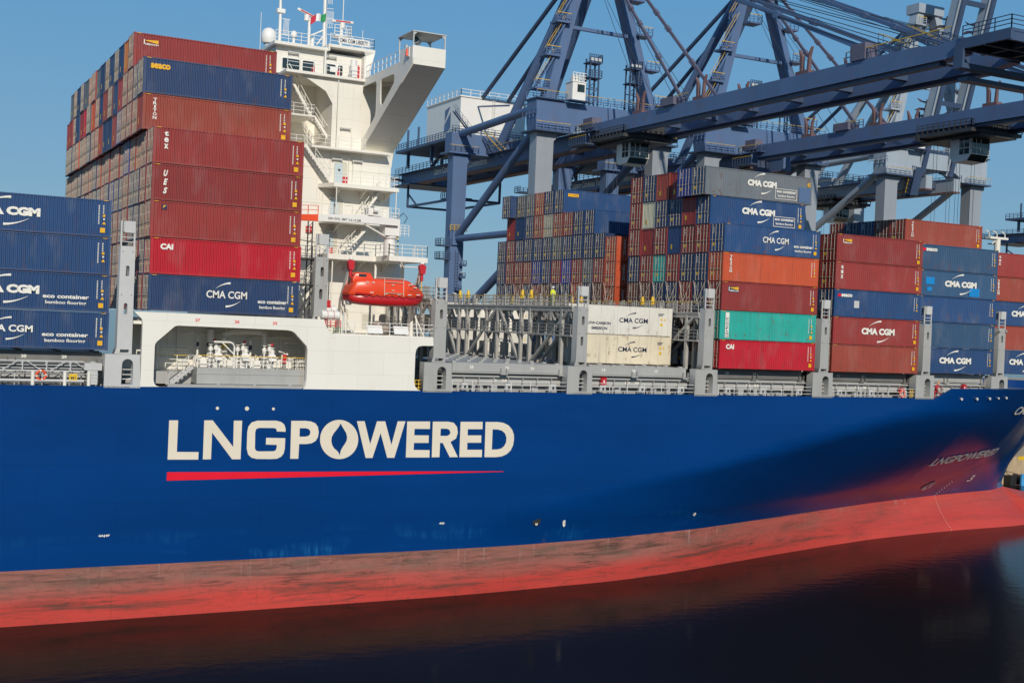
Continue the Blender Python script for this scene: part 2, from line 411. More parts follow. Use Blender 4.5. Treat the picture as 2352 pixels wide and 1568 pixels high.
def hull_paint(name, col, red):
    m = bpy.data.materials.new(name); m.use_nodes = True; t = m.node_tree; b = t.nodes['Principled BSDF']; N, Lk = t.nodes.new, t.links.new
    tc = N('ShaderNodeTexCoord'); sep = N('ShaderNodeSeparateXYZ'); Lk(tc.outputs['Object'], sep.inputs[0])
    def noise(st, sc, det=5, ro=.55, off=(0, 0, 0)):
        mp = N('ShaderNodeMapping'); mp.inputs['Scale'].default_value = st; mp.inputs['Location'].default_value = off; Lk(tc.outputs['Object'], mp.inputs[0])
        n = N('ShaderNodeTexNoise'); n.inputs['Scale'].default_value = sc; n.inputs['Detail'].default_value = det; n.inputs['Roughness'].default_value = ro; Lk(mp.outputs[0], n.inputs['Vector']); return n.outputs[0]
    def mr(s, a, b_, c, d):
        r = N('ShaderNodeMapRange'); r.inputs[1].default_value = a; r.inputs[2].default_value = b_; r.inputs[3].default_value = c; r.inputs[4].default_value = d; Lk(s, r.inputs[0]); return r.outputs[0]
    def mul(a, c):
        x = N('ShaderNodeMath'); x.operation = 'MULTIPLY'; Lk(a, x.inputs[0])
        if isinstance(c, float): x.inputs[1].default_value = c
        else: Lk(c, x.inputs[1])
        return x.outputs[0]
    def mix(a, c, f, mode='MIX'):
        x = N('ShaderNodeMix'); x.data_type = 'RGBA'; x.blend_type = mode
        if isinstance(f, float): x.inputs[0].default_value = f
        else: Lk(f, x.inputs[0])
        for s, i in ((a, 6), (c, 7)):
            if isinstance(s, tuple): x.inputs[i].default_value = (*s, 1)
            else: Lk(s, x.inputs[i])
        return x.outputs[2]
    z = sep.outputs[2]; x_ = sep.outputs[0]
    c = mix(col, mr(noise((.05, .05, .22), 1.0, 4), .3, .7, .86, 1.13), 1.0, 'MULTIPLY')
    # plate seams
    br = N('ShaderNodeTexBrick'); br.inputs['Scale'].default_value = 1; br.inputs['Mortar Size'].default_value = .025; br.inputs['Brick Width'].default_value = 11.5; br.inputs['Row Height'].default_value = 3.05; br.offset = .5
    br.inputs['Color1'].default_value = (1, 1, 1, 1); br.inputs['Color2'].default_value = (.95, .95, .96, 1); br.inputs['Mortar'].default_value = (.66, .7, .74, 1)
    cb = N('ShaderNodeCombineXYZ'); Lk(x_, cb.inputs[0]); Lk(z, cb.inputs[1]); Lk(cb.outputs[0], br.inputs['Vector'])
    c = mix(c, br.outputs[0], .75, 'MULTIPLY')
    if not red:
        # scuffed paler patches in the band above the boot topping, left by tugs and fenders
        band = mr(z, 4.35, 6.9, 1, 0)
        p = mul(mr(noise((.11, .1, .42), .9, 2), .52, .68, 0, 1), band)
        p = mul(p, mr(noise((1.1, 1, .16), 1.6, 5, .65, (4, 0, 2)), .44, .66, .05, 1))
        c = mix(c, (.02, .19, .42), mul(p, .8))
        rs = mul(mr(noise((.9, 1, .12), .8, 5, .6, (9, 0, 1)), .70, .78, 0, .55), mr(z, 4.2, 6.5, 1, 0))
        c = mix(c, (.17, .09, .035), rs)
        b.inputs['Roughness'].default_value = .22; b.inputs['Specular IOR Level'].default_value = .3
    else:
        # a greyish pink, slimy upper strake, a brighter lower one, dark horizontal scum lines
        wob = N('ShaderNodeMath'); wob.operation = 'MULTIPLY_ADD'; wob.inputs[1].default_value = 2.6; Lk(noise((.035, .1, .3), 1.0, 3), wob.inputs[0]); Lk(z, wob.inputs[2])
        up = mul(mr(wob.outputs[0], 2.7, 4.3, 0, .85), mr(x_, 66, 108, 1, .12))
        c = mix(c, (.29, .145, .115), up)
        stain = mul(mr(noise((.10, .1, 1.5), 1.0, 7, .62, (3, 1, 0)), .49, .66, 0, .9), mr(x_, 70, 125, 1, .25))
        stain = mul(stain, mr(z, .25, 1.0, .1, 1))
        c = mix(c, (.10, .055, .04), stain)
        c = mix(c, (.16, .12, .09), mul(mul(mr(noise((.22, .2, .9), 1.0, 6, .6, (8, 0, 3)), .50, .70, 0, .8), mr(z, 1.0, 3.2, .0, 1)), mr(x_, 70, 118, 1, .2)))
        def ridge(n, w):
            a = N('ShaderNodeMath'); a.operation = 'SUBTRACT'; a.inputs[1].default_value = .5; Lk(n, a.inputs[0])
            q_ = N('ShaderNodeMath'); q_.operation = 'ABSOLUTE'; Lk(a.outputs[0], q_.inputs[0]); return mr(q_.outputs[0], 0, w, 1, 0)
        for st, wd, off, am in (((.03, .03, .55), .016, (5, 0, 1), .75), ((.05, .05, .9), .012, (11, 0, 7), .6), ((.6, .6, 1.2), .03, (2, 0, 9), .35)):
            ln = mul(mul(ridge(noise(st, 1.0, 6, .6, off), wd), mr(noise((.3, .3, .5), 1.0, 4, .6, off), .42, .58, 0, am)), mr(x_, 80, 130, 1, .15))
            c = mix(c, (.07, .045, .035), ln)
        c = mix(c, (.5, .36, .32), mul(mr(noise((1.6, 1, .12), 1.2, 4, .6, (1, 0, 5)), .60, .74, 0, .5), mr(z, 2.2, 4.0, 0, 1)))
        b.inputs['Roughness'].default_value = .5; b.inputs['Specular IOR Level'].default_value = .25
    Lk(c, b.inputs['Base Color'])
    # plating between the frames is never quite flat
    bp = N('ShaderNodeBump'); bp.inputs['Strength'].default_value = .12; bp.inputs['Distance'].default_value = .06
    hs = N('ShaderNodeMath'); hs.operation = 'MULTIPLY_ADD'; hs.inputs[1].default_value = .35; Lk(br.outputs[1], hs.inputs[0]); Lk(noise((.9, .9, .35), 1.0, 2), hs.inputs[2])
    Lk(hs.outputs[0], bp.inputs['Height']); Lk(bp.outputs[0], b.inputs['Normal'])
    return m
M['hull_blue'] = hull_paint('blue_hull_paint', (.0006, .041, .185), False)
M['hull_red'] = hull_paint('red_antifouling', (.54, .060, .047), True)
hull = hb.build('hull', [M['hull_blue'], M['hull_red']], ship)
dk = MB()
# main deck, gunwale bar, inner side of the bulwark
dk.box(-150, 97, .12, 50.88, 17.75, 18.08)
dk.add([(x, hull_y(x, 18.0) + .25, 18.08) for x in range(97, 157, 3)] + [(x, 50.75 - hull_y(x, 18.0), 18.08) for x in range(154, 96, -3)], [tuple(range(40))])
dk.build('main_deck', M['deck_grey'], ship)
gw = MB()
for a, b in zip(xs_, xs_[1:]):
    if a < 125: gw.bar((a, hull_y(a, 18) + .09, hull_top(a) + .02), (b, hull_y(b, 18) + .09, hull_top(b) + .02), .2, .07)
gw.build('gunwale', M['hull_blue'], ship)

# painted words and marks on the side
zL = Zm(380, 980, 2.45)
def hp(pts, z=zL): return [(p.x, p.z) for p in (z(a, b, y=0) for a, b in pts)]
LET = [
 [[(105,172),(160,172),(152,365),(285,366),(283,412),(95,412)]],
 [[(320,172),(372,172),(497,335),(501,174),(552,174),(542,410),(490,410),(368,247),(361,410),(311,411)]],
 [[(818,242),(764,240),(762,225),(748,219),(655,218),(637,226),(632,245),(630,345),(638,358),(655,362),(745,361),(758,355),(763,340),(764,322),(697,320),(699,279),(816,281),(813,345),(806,375),(790,395),(765,407),(720,409),(640,408),(608,400),(588,380),(580,345),(583,245),(590,210),(610,185),(645,174),(760,174),(792,182),(810,198),(818,222)]],
 [[(853,175),(940,175),(975,179),(1000,190),(1016,212),(1021,245),(1016,275),(1002,298),(978,312),(945,317),(901,317),(896,407),(846,407)],[(905,220),(940,220),(957,224),(967,233),(970,245),(967,259),(957,268),(938,272),(903,272)]],
 [[(1146+117*math.cos(t*pi/18),289+120*math.sin(t*pi/18)) for t in range(36)],[(1155,190),(1165,210),(1178,230),(1190,252),(1195,275),(1192,296),(1183,314),(1170,332),(1157,354),(1149,388),(1144,372),(1133,358),(1117,345),(1104,326),(1098,300),(1100,275),(1112,252),(1130,230),(1146,208)]],
 [[(1255,177),(1302,177),(1336,318),(1378,178),(1428,178),(1466,322),(1505,178),(1552,178),(1484,401),(1440,401),(1400,250),(1350,402),(1308,402)]],
 [[(1563,179),(1703,179),(1702,225),(1608,224),(1606,263),(1695,264),(1694,310),(1604,310),(1602,353),(1700,354),(1699,399),(1554,399)]],
 [[(1720,180),(1815,180),(1848,187),(1868,212),(1873,248),(1862,283),(1828,304),(1873,397),(1823,397),(1780,310),(1764,310),(1760,397),(1713,398)],[(1768,223),(1805,223),(1820,229),(1828,246),(1822,260),(1808,267),(1766,267)]],
 [[(1890,181),(2025,181),(2024,226),(1934,226),(1933,264),(2017,264),(2016,309),(1931,309),(1930,352),(2021,352),(2020,397),(1882,397)]],
 [[(2043,182),(2120,182),(2155,188),(2185,204),(2206,230),(2216,260),(2217,290),(2211,325),(2195,358),(2170,380),(2140,393),(2105,397),(2036,397)],[(2086,227),(2118,228),(2143,235),(2162,252),(2171,278),(2169,305),(2158,328),(2140,344),(2115,350),(2081,351)]]]
for lp in LET: side_plate('hull_letter', [hp(l) for l in lp], -.02, .015, M['letter_cream'], hull)
side_plate('red_underline', [hp([(92, 489), (2150, 483), (2152, 487), (89, 541)])], -.02, .015, M['letter_red'], hull)
mk = MB()
for a, b, r in ((400, 98, .13), (581, 100, .17), (743, 102, .12)):
    c = zL(a, b, y=0); mk.tube([(c.x, .02, c.z), (c.x, -.05, c.z)], r, 14)
mk.build('side_light', M['letter_cream'], hull)
def on_hull(mb, s, x0, x1, z0, z1, m=0, bold=.02, shear=0, lift=.06, rise=0):
    vv, ff, asp = text_raw(s, bold, shear)
    out = []
    tmp = bpy.data.meshes.new('t'); tmp.from_pydata([(a, b, 0) for a, b in vv], [], ff); bm = bmesh.new(); bm.from_mesh(tmp); bpy.data.meshes.remove(tmp)
    bmesh.ops.triangulate(bm, faces=bm.faces); bmesh.ops.subdivide_edges(bm, edges=bm.edges, cuts=2, use_grid_fill=True); bm.verts.index_update()
    vv = [(v.co.x, v.co.y) for v in bm.verts]; ff = [tuple(v.index for v in f.verts) for f in bm.faces]; bm.free()
    for a, b in vv:
        x = x0 + a * (x1 - x0); z = z0 + b * (z1 - z0) + rise * a; out.append((x, hull_y(x, z) - lift, z))
    mb.add(out, ff, m)
mk = MB()
zB = Zm(0, 1200, 1.8375); zC = Zm(1280, 1200, 1.8375)
def mark(s, zz, a, b, w, h):
    c = zz(a, b, y=0); on_hull(mk, s, c.x - w / 2, c.x + w / 2, c.z - h / 2, c.z + h / 2, bold=.04)
mark('4A|4F', zB, 477, 255, .85, .22); mark('4F|3', zB, 2028, 198, .5, .22)
c = zC(250, 195, y=0)
mk.add([(c.x + a, hull_y(c.x, c.z) - .04, c.z + b) for a, b in ((-.13, -.3), (0, -.48), (.13, -.3), (.13, .3), (0, .48), (-.13, .3))], [tuple(range(6))])
c = zC(836, 155, y=3.0)
for k in range(6): 
    a = k * pi / 3; x, z = c.x + .13 * cos(a), c.z + .13 * sin(a); mk.box(x - .04, x + .04, hull_y(x, z) - .06, hull_y(x, z), z - .04, z + .04)
mk.build('side_mark', M['letter_white'], hull)
mk = MB(); c = zC(250, 195, y=0); vtext_into(mk, 'TUG', c.x, .12, c.z + .3, .2, .15, hull_y(c.x, c.z) - .055); mk.build('tug_lettering', M['letter_navy'], hull)
c = zC(117, 190, y=0)
ring = MB(); yh = hull_y(c.x, c.z)
ring.tube([(c.x, yh - .03, c.z), (c.x, yh + .3, c.z)], .42, 20); ring.build('side_opening', M['black'], hull)
t_ = MB(); 
for dx, h in ((-.08, .22), (.06, .22), (-.01, .1)): t_.box(c.x + dx - .03, c.x + dx + .03, yh - .06, yh - .04, c.z - .35, c.z - .35 + h)
t_.build('bollard', M['letter_white'], hull)
# bow marks: bulb sign, thruster lens, draught marks, second line of words, name, fairleads
mk = MB()
on_hull(mk, 'LNGPOWERED', 112.5, 128.7, 9.5, 10.6, bold=.03, lift=.16, rise=.75)
on_hull(mk, '3', 130.0, 131.3, 6.0, 7.0, bold=.02, lift=.1)
mk.build('bow_lettering', mat('bow_white_lettering', (.75, .75, .74), .45), hull)
mk = MB()
on_hull(mk, 'CMA CGM LIBERTY', 122.4, 141, 16.0, 17.05, bold=.02, shear=.15, lift=.15)
mk.build('name_lettering', M['letter_white'], hull)
cen = None
lens = MB(); pts, fs = [], []
cx_, cz_ = 120.0, 6.05
for r_ in range(5):
    for k in range(24):
        a = k * pi / 12; x, z = cx_ + 1.1 * r_ / 4 * cos(a), cz_ + .66 * r_ / 4 * sin(a); pts.append((x, hull_y(x, z) - .17, z))
        if r_: q_ = (k + 1) % 24; fs.append(((r_ - 1) * 24 + k, (r_ - 1) * 24 + q_, r_ * 24 + q_, r_ * 24 + k))
lens.add(pts, fs)
lens.build('thruster_mark', M['letter_white'], hull)
lens = MB()
for k in range(2):
    a = k * pi / 2 + pi / 4
    pts = [(cx_ + 1.0 * t * cos(a), cz_ + .6 * t * sin(a)) for t in (-1, -.5, 0, .5, 1)]
    lens.tube([(x, hull_y(x, z) - .19, z) for x, z in pts], .03, 4)
lens.build('thruster_cross', M['hull_blue'], hull)
dm = MB()
for k in range(22):
    z = .15 + k * .29; x = 125.2 - .5 * sin((z - .8) * .75) + (z - 3) * .05; y = hull_y(x, z) - .06
    dm.box(x - .04, x + .04, y - .01, y, z - .035, z + .035)
dm.build('draught_mark', M['letter_white'], hull)
fl = MB()
z5 = Zm(2000, 940, 3.409)
for a, b, r in ((1390, 197, .27), (1545, 198, .27), (1685, 198, .26), (1790, 198, .2), (1890, 198, .25)):
    c = z5(a, b, y=0); yh = hull_y(c.x, c.z); fl.tube([(c.x, yh + .1, c.z), (c.x, yh - .05, c.z)], r * .6, 12)
fl.build('fairlead', M['light_grey'], hull)

# ------------------------------------------------------------------ white shell beside the bunkering bay and boat deck
zS = Zm(300, 760, 2.868)
def zp(pts, z=zS, y=0): return [(p.x, p.z) for p in (z(a, b, y=y) for a, b in pts)]
outer = [(100,52),(400,64),(800,82),(1465,110),(1468,128),(1478,158),(1495,188),(1520,208),(1558,218),(2000,233),(2247,240),(2249,300),(2165,299),(2140,306),(2125,325),(2118,360),(2110,560),(2116,590),(2135,612),(2165,624),
         (1310,612),(1328,585),(1337,545),(1345,325),(1338,300),(1255,207),(1235,194),(1205,187),(420,154),(395,158),(265,268),(253,285),(249,310),(240,540),(246,568),(260,585),(285,592),(112,592),(135,575),(147,545),(163,130),(157,105)]
lp = zp(outer); lp = [(x, max(z, 18.16)) for x, z in lp]
shell = side_plate('side_shell', [lp], .0, .5, M['ship_white'], ship)
nb = MB()
for s, a, b in (('27', 540, 575), ('26', 822, 857), ('25', 1095, 1128)):
    c = zS(a, 128 if s != '27' else 116, y=0); 
    z0 = zS(a, {'27': 125, '26': 136, '25': 147}[s], y=0).z; d = zS(b, 130, y=0).x
    text_into(nb, s, c.x, d, z0, z0 + .24, -.012, bold=.03)
nb.build('bay_number', M['letter_red'], shell)
side_plate('weld_edge', [zp([(1435,240),(1545,243),(1560,238),(1562,228),(1558,228),(1555,236),(1543,240),(1435,237)])], -.015, .015, M['ship_white'], shell)

# bunkering bay behind the opening
bay = MB()
bay.box(17.9, 33.9, 5.3, 5.5, 18.1, 23.6); bay.box(17.9, 18.1, 0.5, 5.3, 21.4, 23.4); bay.box(17.9, 33.9, 0.5, 5.5, 23.1, 23.35)
bay.box(33.3, 33.5, 0.5, 5.3, 18.1, 23.1)
for z in (20.3, 21.6, 22.5): bay.box(18, 33.3, 5.22, 5.3, z, z + .04)
for x in (20, 22.6, 25.5, 28.4, 31.4): bay.box(x, x + .12, 5.1, 5.3, 18.1, 23.1)
bay.build('bunkering_bay', M['ship_white'], ship)
bf = MB(); bf.box(23.4, 32.6, 1.0, 5.28, 18.45, 19.75); bf.box(23.3, 32.65, .96, 1.0, 19.25, 19.3)
for x in (25.0, 28.0, 31.0): bf.box(x, x + .25, .8, 1.0, 18.1, 18.5)
bf.box(21.0, 33.2, .45, .9, 18.12, 18.42); bf.box(18.2, 23.4, 3.0, 5.25, 18.3, 19.3)
bf.build('drip_tray_platform', M['ship_grey'], ship)
br = MB()
br.rail([(23.45, 1.1, 19.75), (32.55, 1.1, 19.75)], 1.0, 3, 1.6, .03, 0, 1)
br.rail([(20.6, 4.2, 19.6), (23.4, 4.2, 19.6)], 1.0, 3, .9, .03, 0, 1)
for k in range(7): br.bar((31.7 + k * .14, 1.3, 19.75), (31.7 + k * .14, 1.3, 20.7), .05, m=0)
br.build('bay_railing', [M['ship_white'], M['yellow']], ship)
st_ = MB().stair((21.4, 2.0, 18.2), (23.3, 2.0, 19.75), (0, .9, 0)); st_.build('bay_stair', M['light_grey'], ship)
pp = MB()
for x, y, k in ((25.1, 2.0, 0), (27.4, 2.2, 1), (29.6, 2.0, 2)):          # three loading manifolds
    pp.tube([(x, y, 19.75), (x, y, 20.5), (x + .05, y - .4, 20.7)], .24, 10)
    pp.tube([(x + .05, y - .2, 20.62), (x + .05, y - .75, 20.72)], .34, 12)
    pp.tube([(x, y, 20.5), (x, y + 2.5, 20.6)], .2, 10)
    for dx, h in ((-.35, 1.9), (.35, 1.75), (.1, 2.0)):
        pp.tube([(x + dx, y + .3, 19.75), (x + dx, y + .3, 19.75 + h)], .07, 8)
        pp.tube([(x + dx, y + .3, 19.75 + h * .72), (x + dx, y + .3, 19.75 + h * .9)], .17, 8)
        pp.bar((x + dx - .2, y + .25, 19.75 + h * .8), (x + dx + .2, y + .25, 19.75 + h * .8), .08)
        pp.lathe([(.0, -.02), (.22, 0), (.22, .04), (0, .06)], (x + dx, y + .3, 19.7 + h), 10)
    for dz in (.3, .55, .9): pp.bar((x - .7, y - .1, 19.75 + dz), (x + .75, y - .1, 19.75 + dz), .06)
    for dx in (-.6, -.25, .25, .6): pp.bar((x + dx, y - .4, 19.75), (x + dx, y - .4, 20.55), .1)
    pp.box(x - 1.1, x - .55, y + .6, y + 1.2, 19.75, 20.35)
pp.box(24.0, 24.6, 3.2, 3.75, 19.75, 20.5); pp.box(30.4, 32, 4.2, 4.6, 19.75, 20.45); pp.box(26.2, 26.9, 3.6, 4, 19.75, 20.5)
pp.build('loading_manifold', M['white'], ship)
p2 = MB()
p2.tube([(26.3, 3.9, 20.4), (26.3, 3.9, 22.1), (26.45, 3.9, 22.5), (26.9, 3.9, 22.7), (29.4, 3.9, 22.75)], .26, 12)
p2.tube([(25.2, 4.3, 20), (25.2, 4.3, 22.8)], .3, 12); p2.tube([(29.7, 3.9, 20), (29.7, 3.9, 22.8)], .2, 12)
p2.tube([(28.6, 4.5, 22.1), (28.9, 4.5, 22.3), (32.4, 4.5, 22.3)], .1, 8)
p2.tube([(20.3, 4.7, 18.5), (20.3, 4.7, 23.1)], .14, 10); p2.tube([(20.9, 4.7, 18.5), (20.9, 4.7, 23.1)], .14, 10)
p2.tube([(31.6, 4.3, 21.9), (32.9, 4.3, 21.9), (32.9, 4.3, 20.9)], .09, 8); p2.tube([(31.6, 4.3, 21.2), (32.5, 4.3, 21.2), (32.5, 4.3, 20.3)], .09, 8)
p2.tube([(24.0, 3.7, 19.75), (24.0, 3.7, 22.3)], .09, 8); p2.tube([(28.5, 3.9, 19.75), (28.5, 3.9, 22)], .11, 8)
random.seed(5)
for k in range(26):
    x = random.uniform(23.6, 32.4); y = random.uniform(2.6, 4.9); h = random.uniform(.5, 1.35); r = random.uniform(.04, .1)
    p2.tube([(x, y, 19.75), (x, y, 19.75 + h), (x + random.choice((-.5, .5)), y, 19.85 + h)], r, 8)
for k in range(14):
    x = random.uniform(23.7, 31.6); y = random.uniform(2.8, 4.8); w = random.uniform(.3, .8)
    p2.box(x, x + w, y, y + .35, 19.76, 19.76 + random.uniform(.3, .85))
for k in range(9):
    x = 24 + k * 1.0; p2.tube([(x, 5.0, 19.8), (x, 5.0, 21.3 + .5 * (k % 3))], .06, 6)
p2.tube([(20, 4.9, 21.1), (23.4, 4.9, 21.1)], .09, 8); p2.tube([(19.2, 4.4, 19.3), (19.2, 4.4, 20.9), (20.6, 4.4, 20.9)], .11, 8); p2.tube([(24.5, 4.9, 22.4), (31, 4.9, 22.4)], .07, 8)
p2.build('gas_pipe', M['ship_white'], ship)
p3 = MB(); p3.tube([(26.6, 1.9, 19.75), (26.6, 1.9, 21.5), (26.5, 1.9, 21.75), (26.25, 1.9, 21.85), (24.9, 1.9, 21.85)], .085, 8); p3.tube([(26.55, 1.9, 20.9), (25.6, 1.9, 21.8)], .06, 8)
p3.build('hose_davit', M['white'], ship)
bd = MB(); bd.tube([(24.0, 3.7, 21.4), (24.0, 3.7, 21.75)], .11, 8); bd.tube([(28.5, 3.9, 21.2), (28.5, 3.9, 21.6)], .13, 8); bd.tube([(25.2, 4.3, 21.4), (25.2, 4.3, 21.7)], .31, 12); bd.tube([(29.7, 3.9, 21.4), (29.7, 3.9, 21.6)], .22, 12)
bd.build('pipe_band', M['letter_navy'], ship)
MB().tube([(26.3, 3.9, 21.3), (26.3, 3.9, 21.9)], .272, 12).build('yellow_pipe_band', M['yellow'], ship)
MB().box(31.0, 31.28, 2.6, 2.9, 20.2, 20.95).build('extinguisher_cabinet', M['red'], ship)
MB().box(24.9, 25.1, 2.1, 2.3, 21.95, 22.1).box(27.45, 27.65, 2.2, 2.4, 21.85, 22.0).box(29.75, 29.95, 2.1, 2.3, 21.65, 21.85).build('red_valve', M['red'], ship)
for x in (22.95, 26.0, 29.1):
    l = MB(); l.tube([(x, 2.4, 22.62), (x, 2.4, 23.1)], .035, 6); l.lathe([(.02, .16), (.2, .12), (.36, .02), (.36, -.02), (.0, -.06)], (x, 2.4, 22.5), 16)
    l.build('hanging_lamp', M['white'], ship)

# ------------------------------------------------------------------ bridge towers at the ship's side and lashing bridges
LBX = [(17.45, 0, 29.1, False), (33.6, 1.2, 29.3, False), (44.25, 0, 26.2, True), (58.7, 0, 26.2, True), (73.15, 0, 26.7, True), (88.0, 0, 26.3, True), (102.5, 0, 26.3, True), (116.9, 2.5, 26.3, True)]
def slot(cx, cz, w, h, n=6):
    r = w / 2; o = []
    for k in range(n + 1): o.append((cx + r * cos(pi * k / n), cz + h / 2 - r + r * sin(pi * k / n)))
    for k in range(n + 1): o.append((cx - r * cos(pi * k / n), cz - h / 2 + r - r * sin(pi * k / n)))
    return o
for i, (cx, y0, zt, trans) in enumerate(LBX):
    zb = 20.72 if cx != 33.6 else 23.9
    body = [[(cx - .72, zb), (cx - .55, zb + .55), (cx - .53, zt), (cx + .57, zt), (cx + .6, zb)], slot(cx + .05, zb + (zt - zb) * .77, .28, .85), slot(cx, zb + (zt - zb) * .42, .28, .9),
            [(cx - .38, zb + .12), (cx + .38, zb + .12), (cx + .38, zb + .36), (cx - .38, zb + .36)]]
    if i >= 2 and i != 3: body.pop(2)
    tw = side_plate('bridge_column', body, y0, .95, M['ship_grey' if i else 'light_grey'], ship)
    if cx != 33.6:
        ped = [[(cx - 1.42, 18.1), (cx - 1.38, 20.7), (cx + 1.25, 20.7), (cx + 1.35, 18.1)],
               [(cx - .12, 18.35)] + [(cx + .32 + .42 * cos(pi - k * pi / 8), 19.95 + .4 * sin(pi - k * pi / 8)) for k in range(9)] + [(cx + .76, 18.35)]]
        side_plate('pedestal', ped, y0 - .01, .99, M['ship_grey' if i else 'light_grey'], tw)
        rr = MB()
        for z in (18.75, 19.1, 19.5): rr.bar((cx - .15, y0 + .7, z), (cx + .8, y0 + .7, z), .05)
        rr.build('pedestal_rail', M['white'], tw)
    cap = MB(); zz = zt
    for dx in (-.5, .5): cap.bar((cx + dx, y0 + .12, zz), (cx + dx, y0 + .12, zz + 1.95), .12)
    cap.box(cx - .28, cx + .5, y0 - .02, y0 + .75, zz + 1.05, zz + 1.95)
    for z in (.35, .7): cap.bar((cx - .5, y0 + .12, zz + z), (cx + .5, y0 + .12, zz + z), .06)
    cap.box(cx - .36, cx - .29, y0 + .05, y0 + .7, zz + 1.1, zz + 1.9)
    cap.build('lamp_box', M['light_grey'], tw)
    bl = MB()
    for dx in (-.35, .4):
        for fz in (.95, .55): bl.tube([(cx + dx, y0 - .03, zb + (zt - zb) * fz), (cx + dx, y0 + .02, zb + (zt - zb) * fz)], .04, 6)
    bl.build('bolt', M['dark'], tw)
    if not trans: continue
    # transverse frame from the side column across the ship
    ye = 51 - y0 - 1; w0, w1 = cx - .5, cx + .5
    lb = MB()
    for z, th in ((23.55, .14), (26.3, .16)): lb.box(w0 - .2, w1 + .2, y0 + .95, ye, z - th, z)
    lb.box(w0 - .12, w0 - .04, y0 + .95, ye, 25.75, 26.14); lb.box(w1 + .04, w1 + .12, y0 + .95, ye, 25.75, 26.14)
    fr = lb.build('lashing_bridge', M['bridge_grey'], ship)
    for y in (y0 + 3.0, 9.4, 11.3, 16.6, 19.2, 24.1, 26.2, 31.0, 33.6, 39.2, 41.3, 47.0):
        tall = round(y, 1) in (9.4, 11.3, 24.1, 26.2, 39.2, 41.3)
        p_ = MB(); zt_ = 26.95 if tall else 26.2
        for xx in (w0, w1): p_.box(xx - .16, xx + .16, y - .17, y + .17, 20.6, zt_)
        p_.build('bridge_post', M['bridge_grey'], fr)
        if tall:
            t2 = MB()
            t2.tube([(w0, y, 26.95), (w0, y, 27.6), (w0, y, 27.85)], .23, 8, r2=.12)
            t2.build('yellow_post_head', M['yellow'], fr)
    for a, b in ((1.6, 8.9), (16.2, 11.6), (16.8, 23.7), (30.8, 26.6), (31.4, 38.7), (46.5, 41.7)):
        d_ = MB()
        for xx in (w0 - .04, w1 + .04): d_.bar((xx, a + y0 * .3, 26.0), (xx, b, 20.75), .22, .26)
        d_.build('diagonal_brace', M['bridge_grey'], fr)
    rl = MB()
    for xx in (w0 - .17, w1 + .17):
        rl.rail([(xx, y0 + 1.0, 26.3), (xx, ye, 26.3)], 1.0, 3, 1.2, .03, 0, 1)
        rl.rail([(xx, y0 + 1.0, 23.55), (xx, ye, 23.55)], 1.0, 3, 1.6, .025, 0)
        k = y0 + 2.2
        while k < ye: rl.box(xx - .07, xx + .07, k - .07, k + .07, 26.3, 27.45); k += 2.5
    rl.build('bridge_railing', [M['bridge_grey'], M['rail_yellow']], fr)
    gs = MB(); k = y0 + 1.2
    while k < ye - 2.4:
        for xx in (w0 - .05, w1 + .05): gs.prism([(xx, k, 26.1), (xx, k + .9, 26.1), (xx, k, 25.1)], (.04, 0, 0)); gs.prism([(xx, k + 2.2, 26.1), (xx, k + 1.3, 26.1), (xx, k + 2.2, 25.1)], (.04, 0, 0))
        gs.box(w1 + .1, w1 + .5, k + .3, k + 1.5, 21.0, 22.4); gs.box(w1 + .1, w1 + .5, k + .3, k + 1.5, 23.6, 24.9)
        k += 2.55
    gs.build('gusset', M['bridge_grey'], fr)

# lashing rods on the aft face of the stack under the booms
lr = MB()
for k in range(19):
    if k in (6, 7): continue
    y = k * 2.5 + 1.2
    for s in (-1, 1):
        lr.bar((74.1, y + s * .4, 26.5), (74.4, y - s * 1.0, 29.55), .05); lr.bar((74.05, y + s * .3, 26.5), (74.4, y - s * .95, 26.7 + 2.9 * .5), .045)
lr.build('lashing_rod', M['galv'], ship)

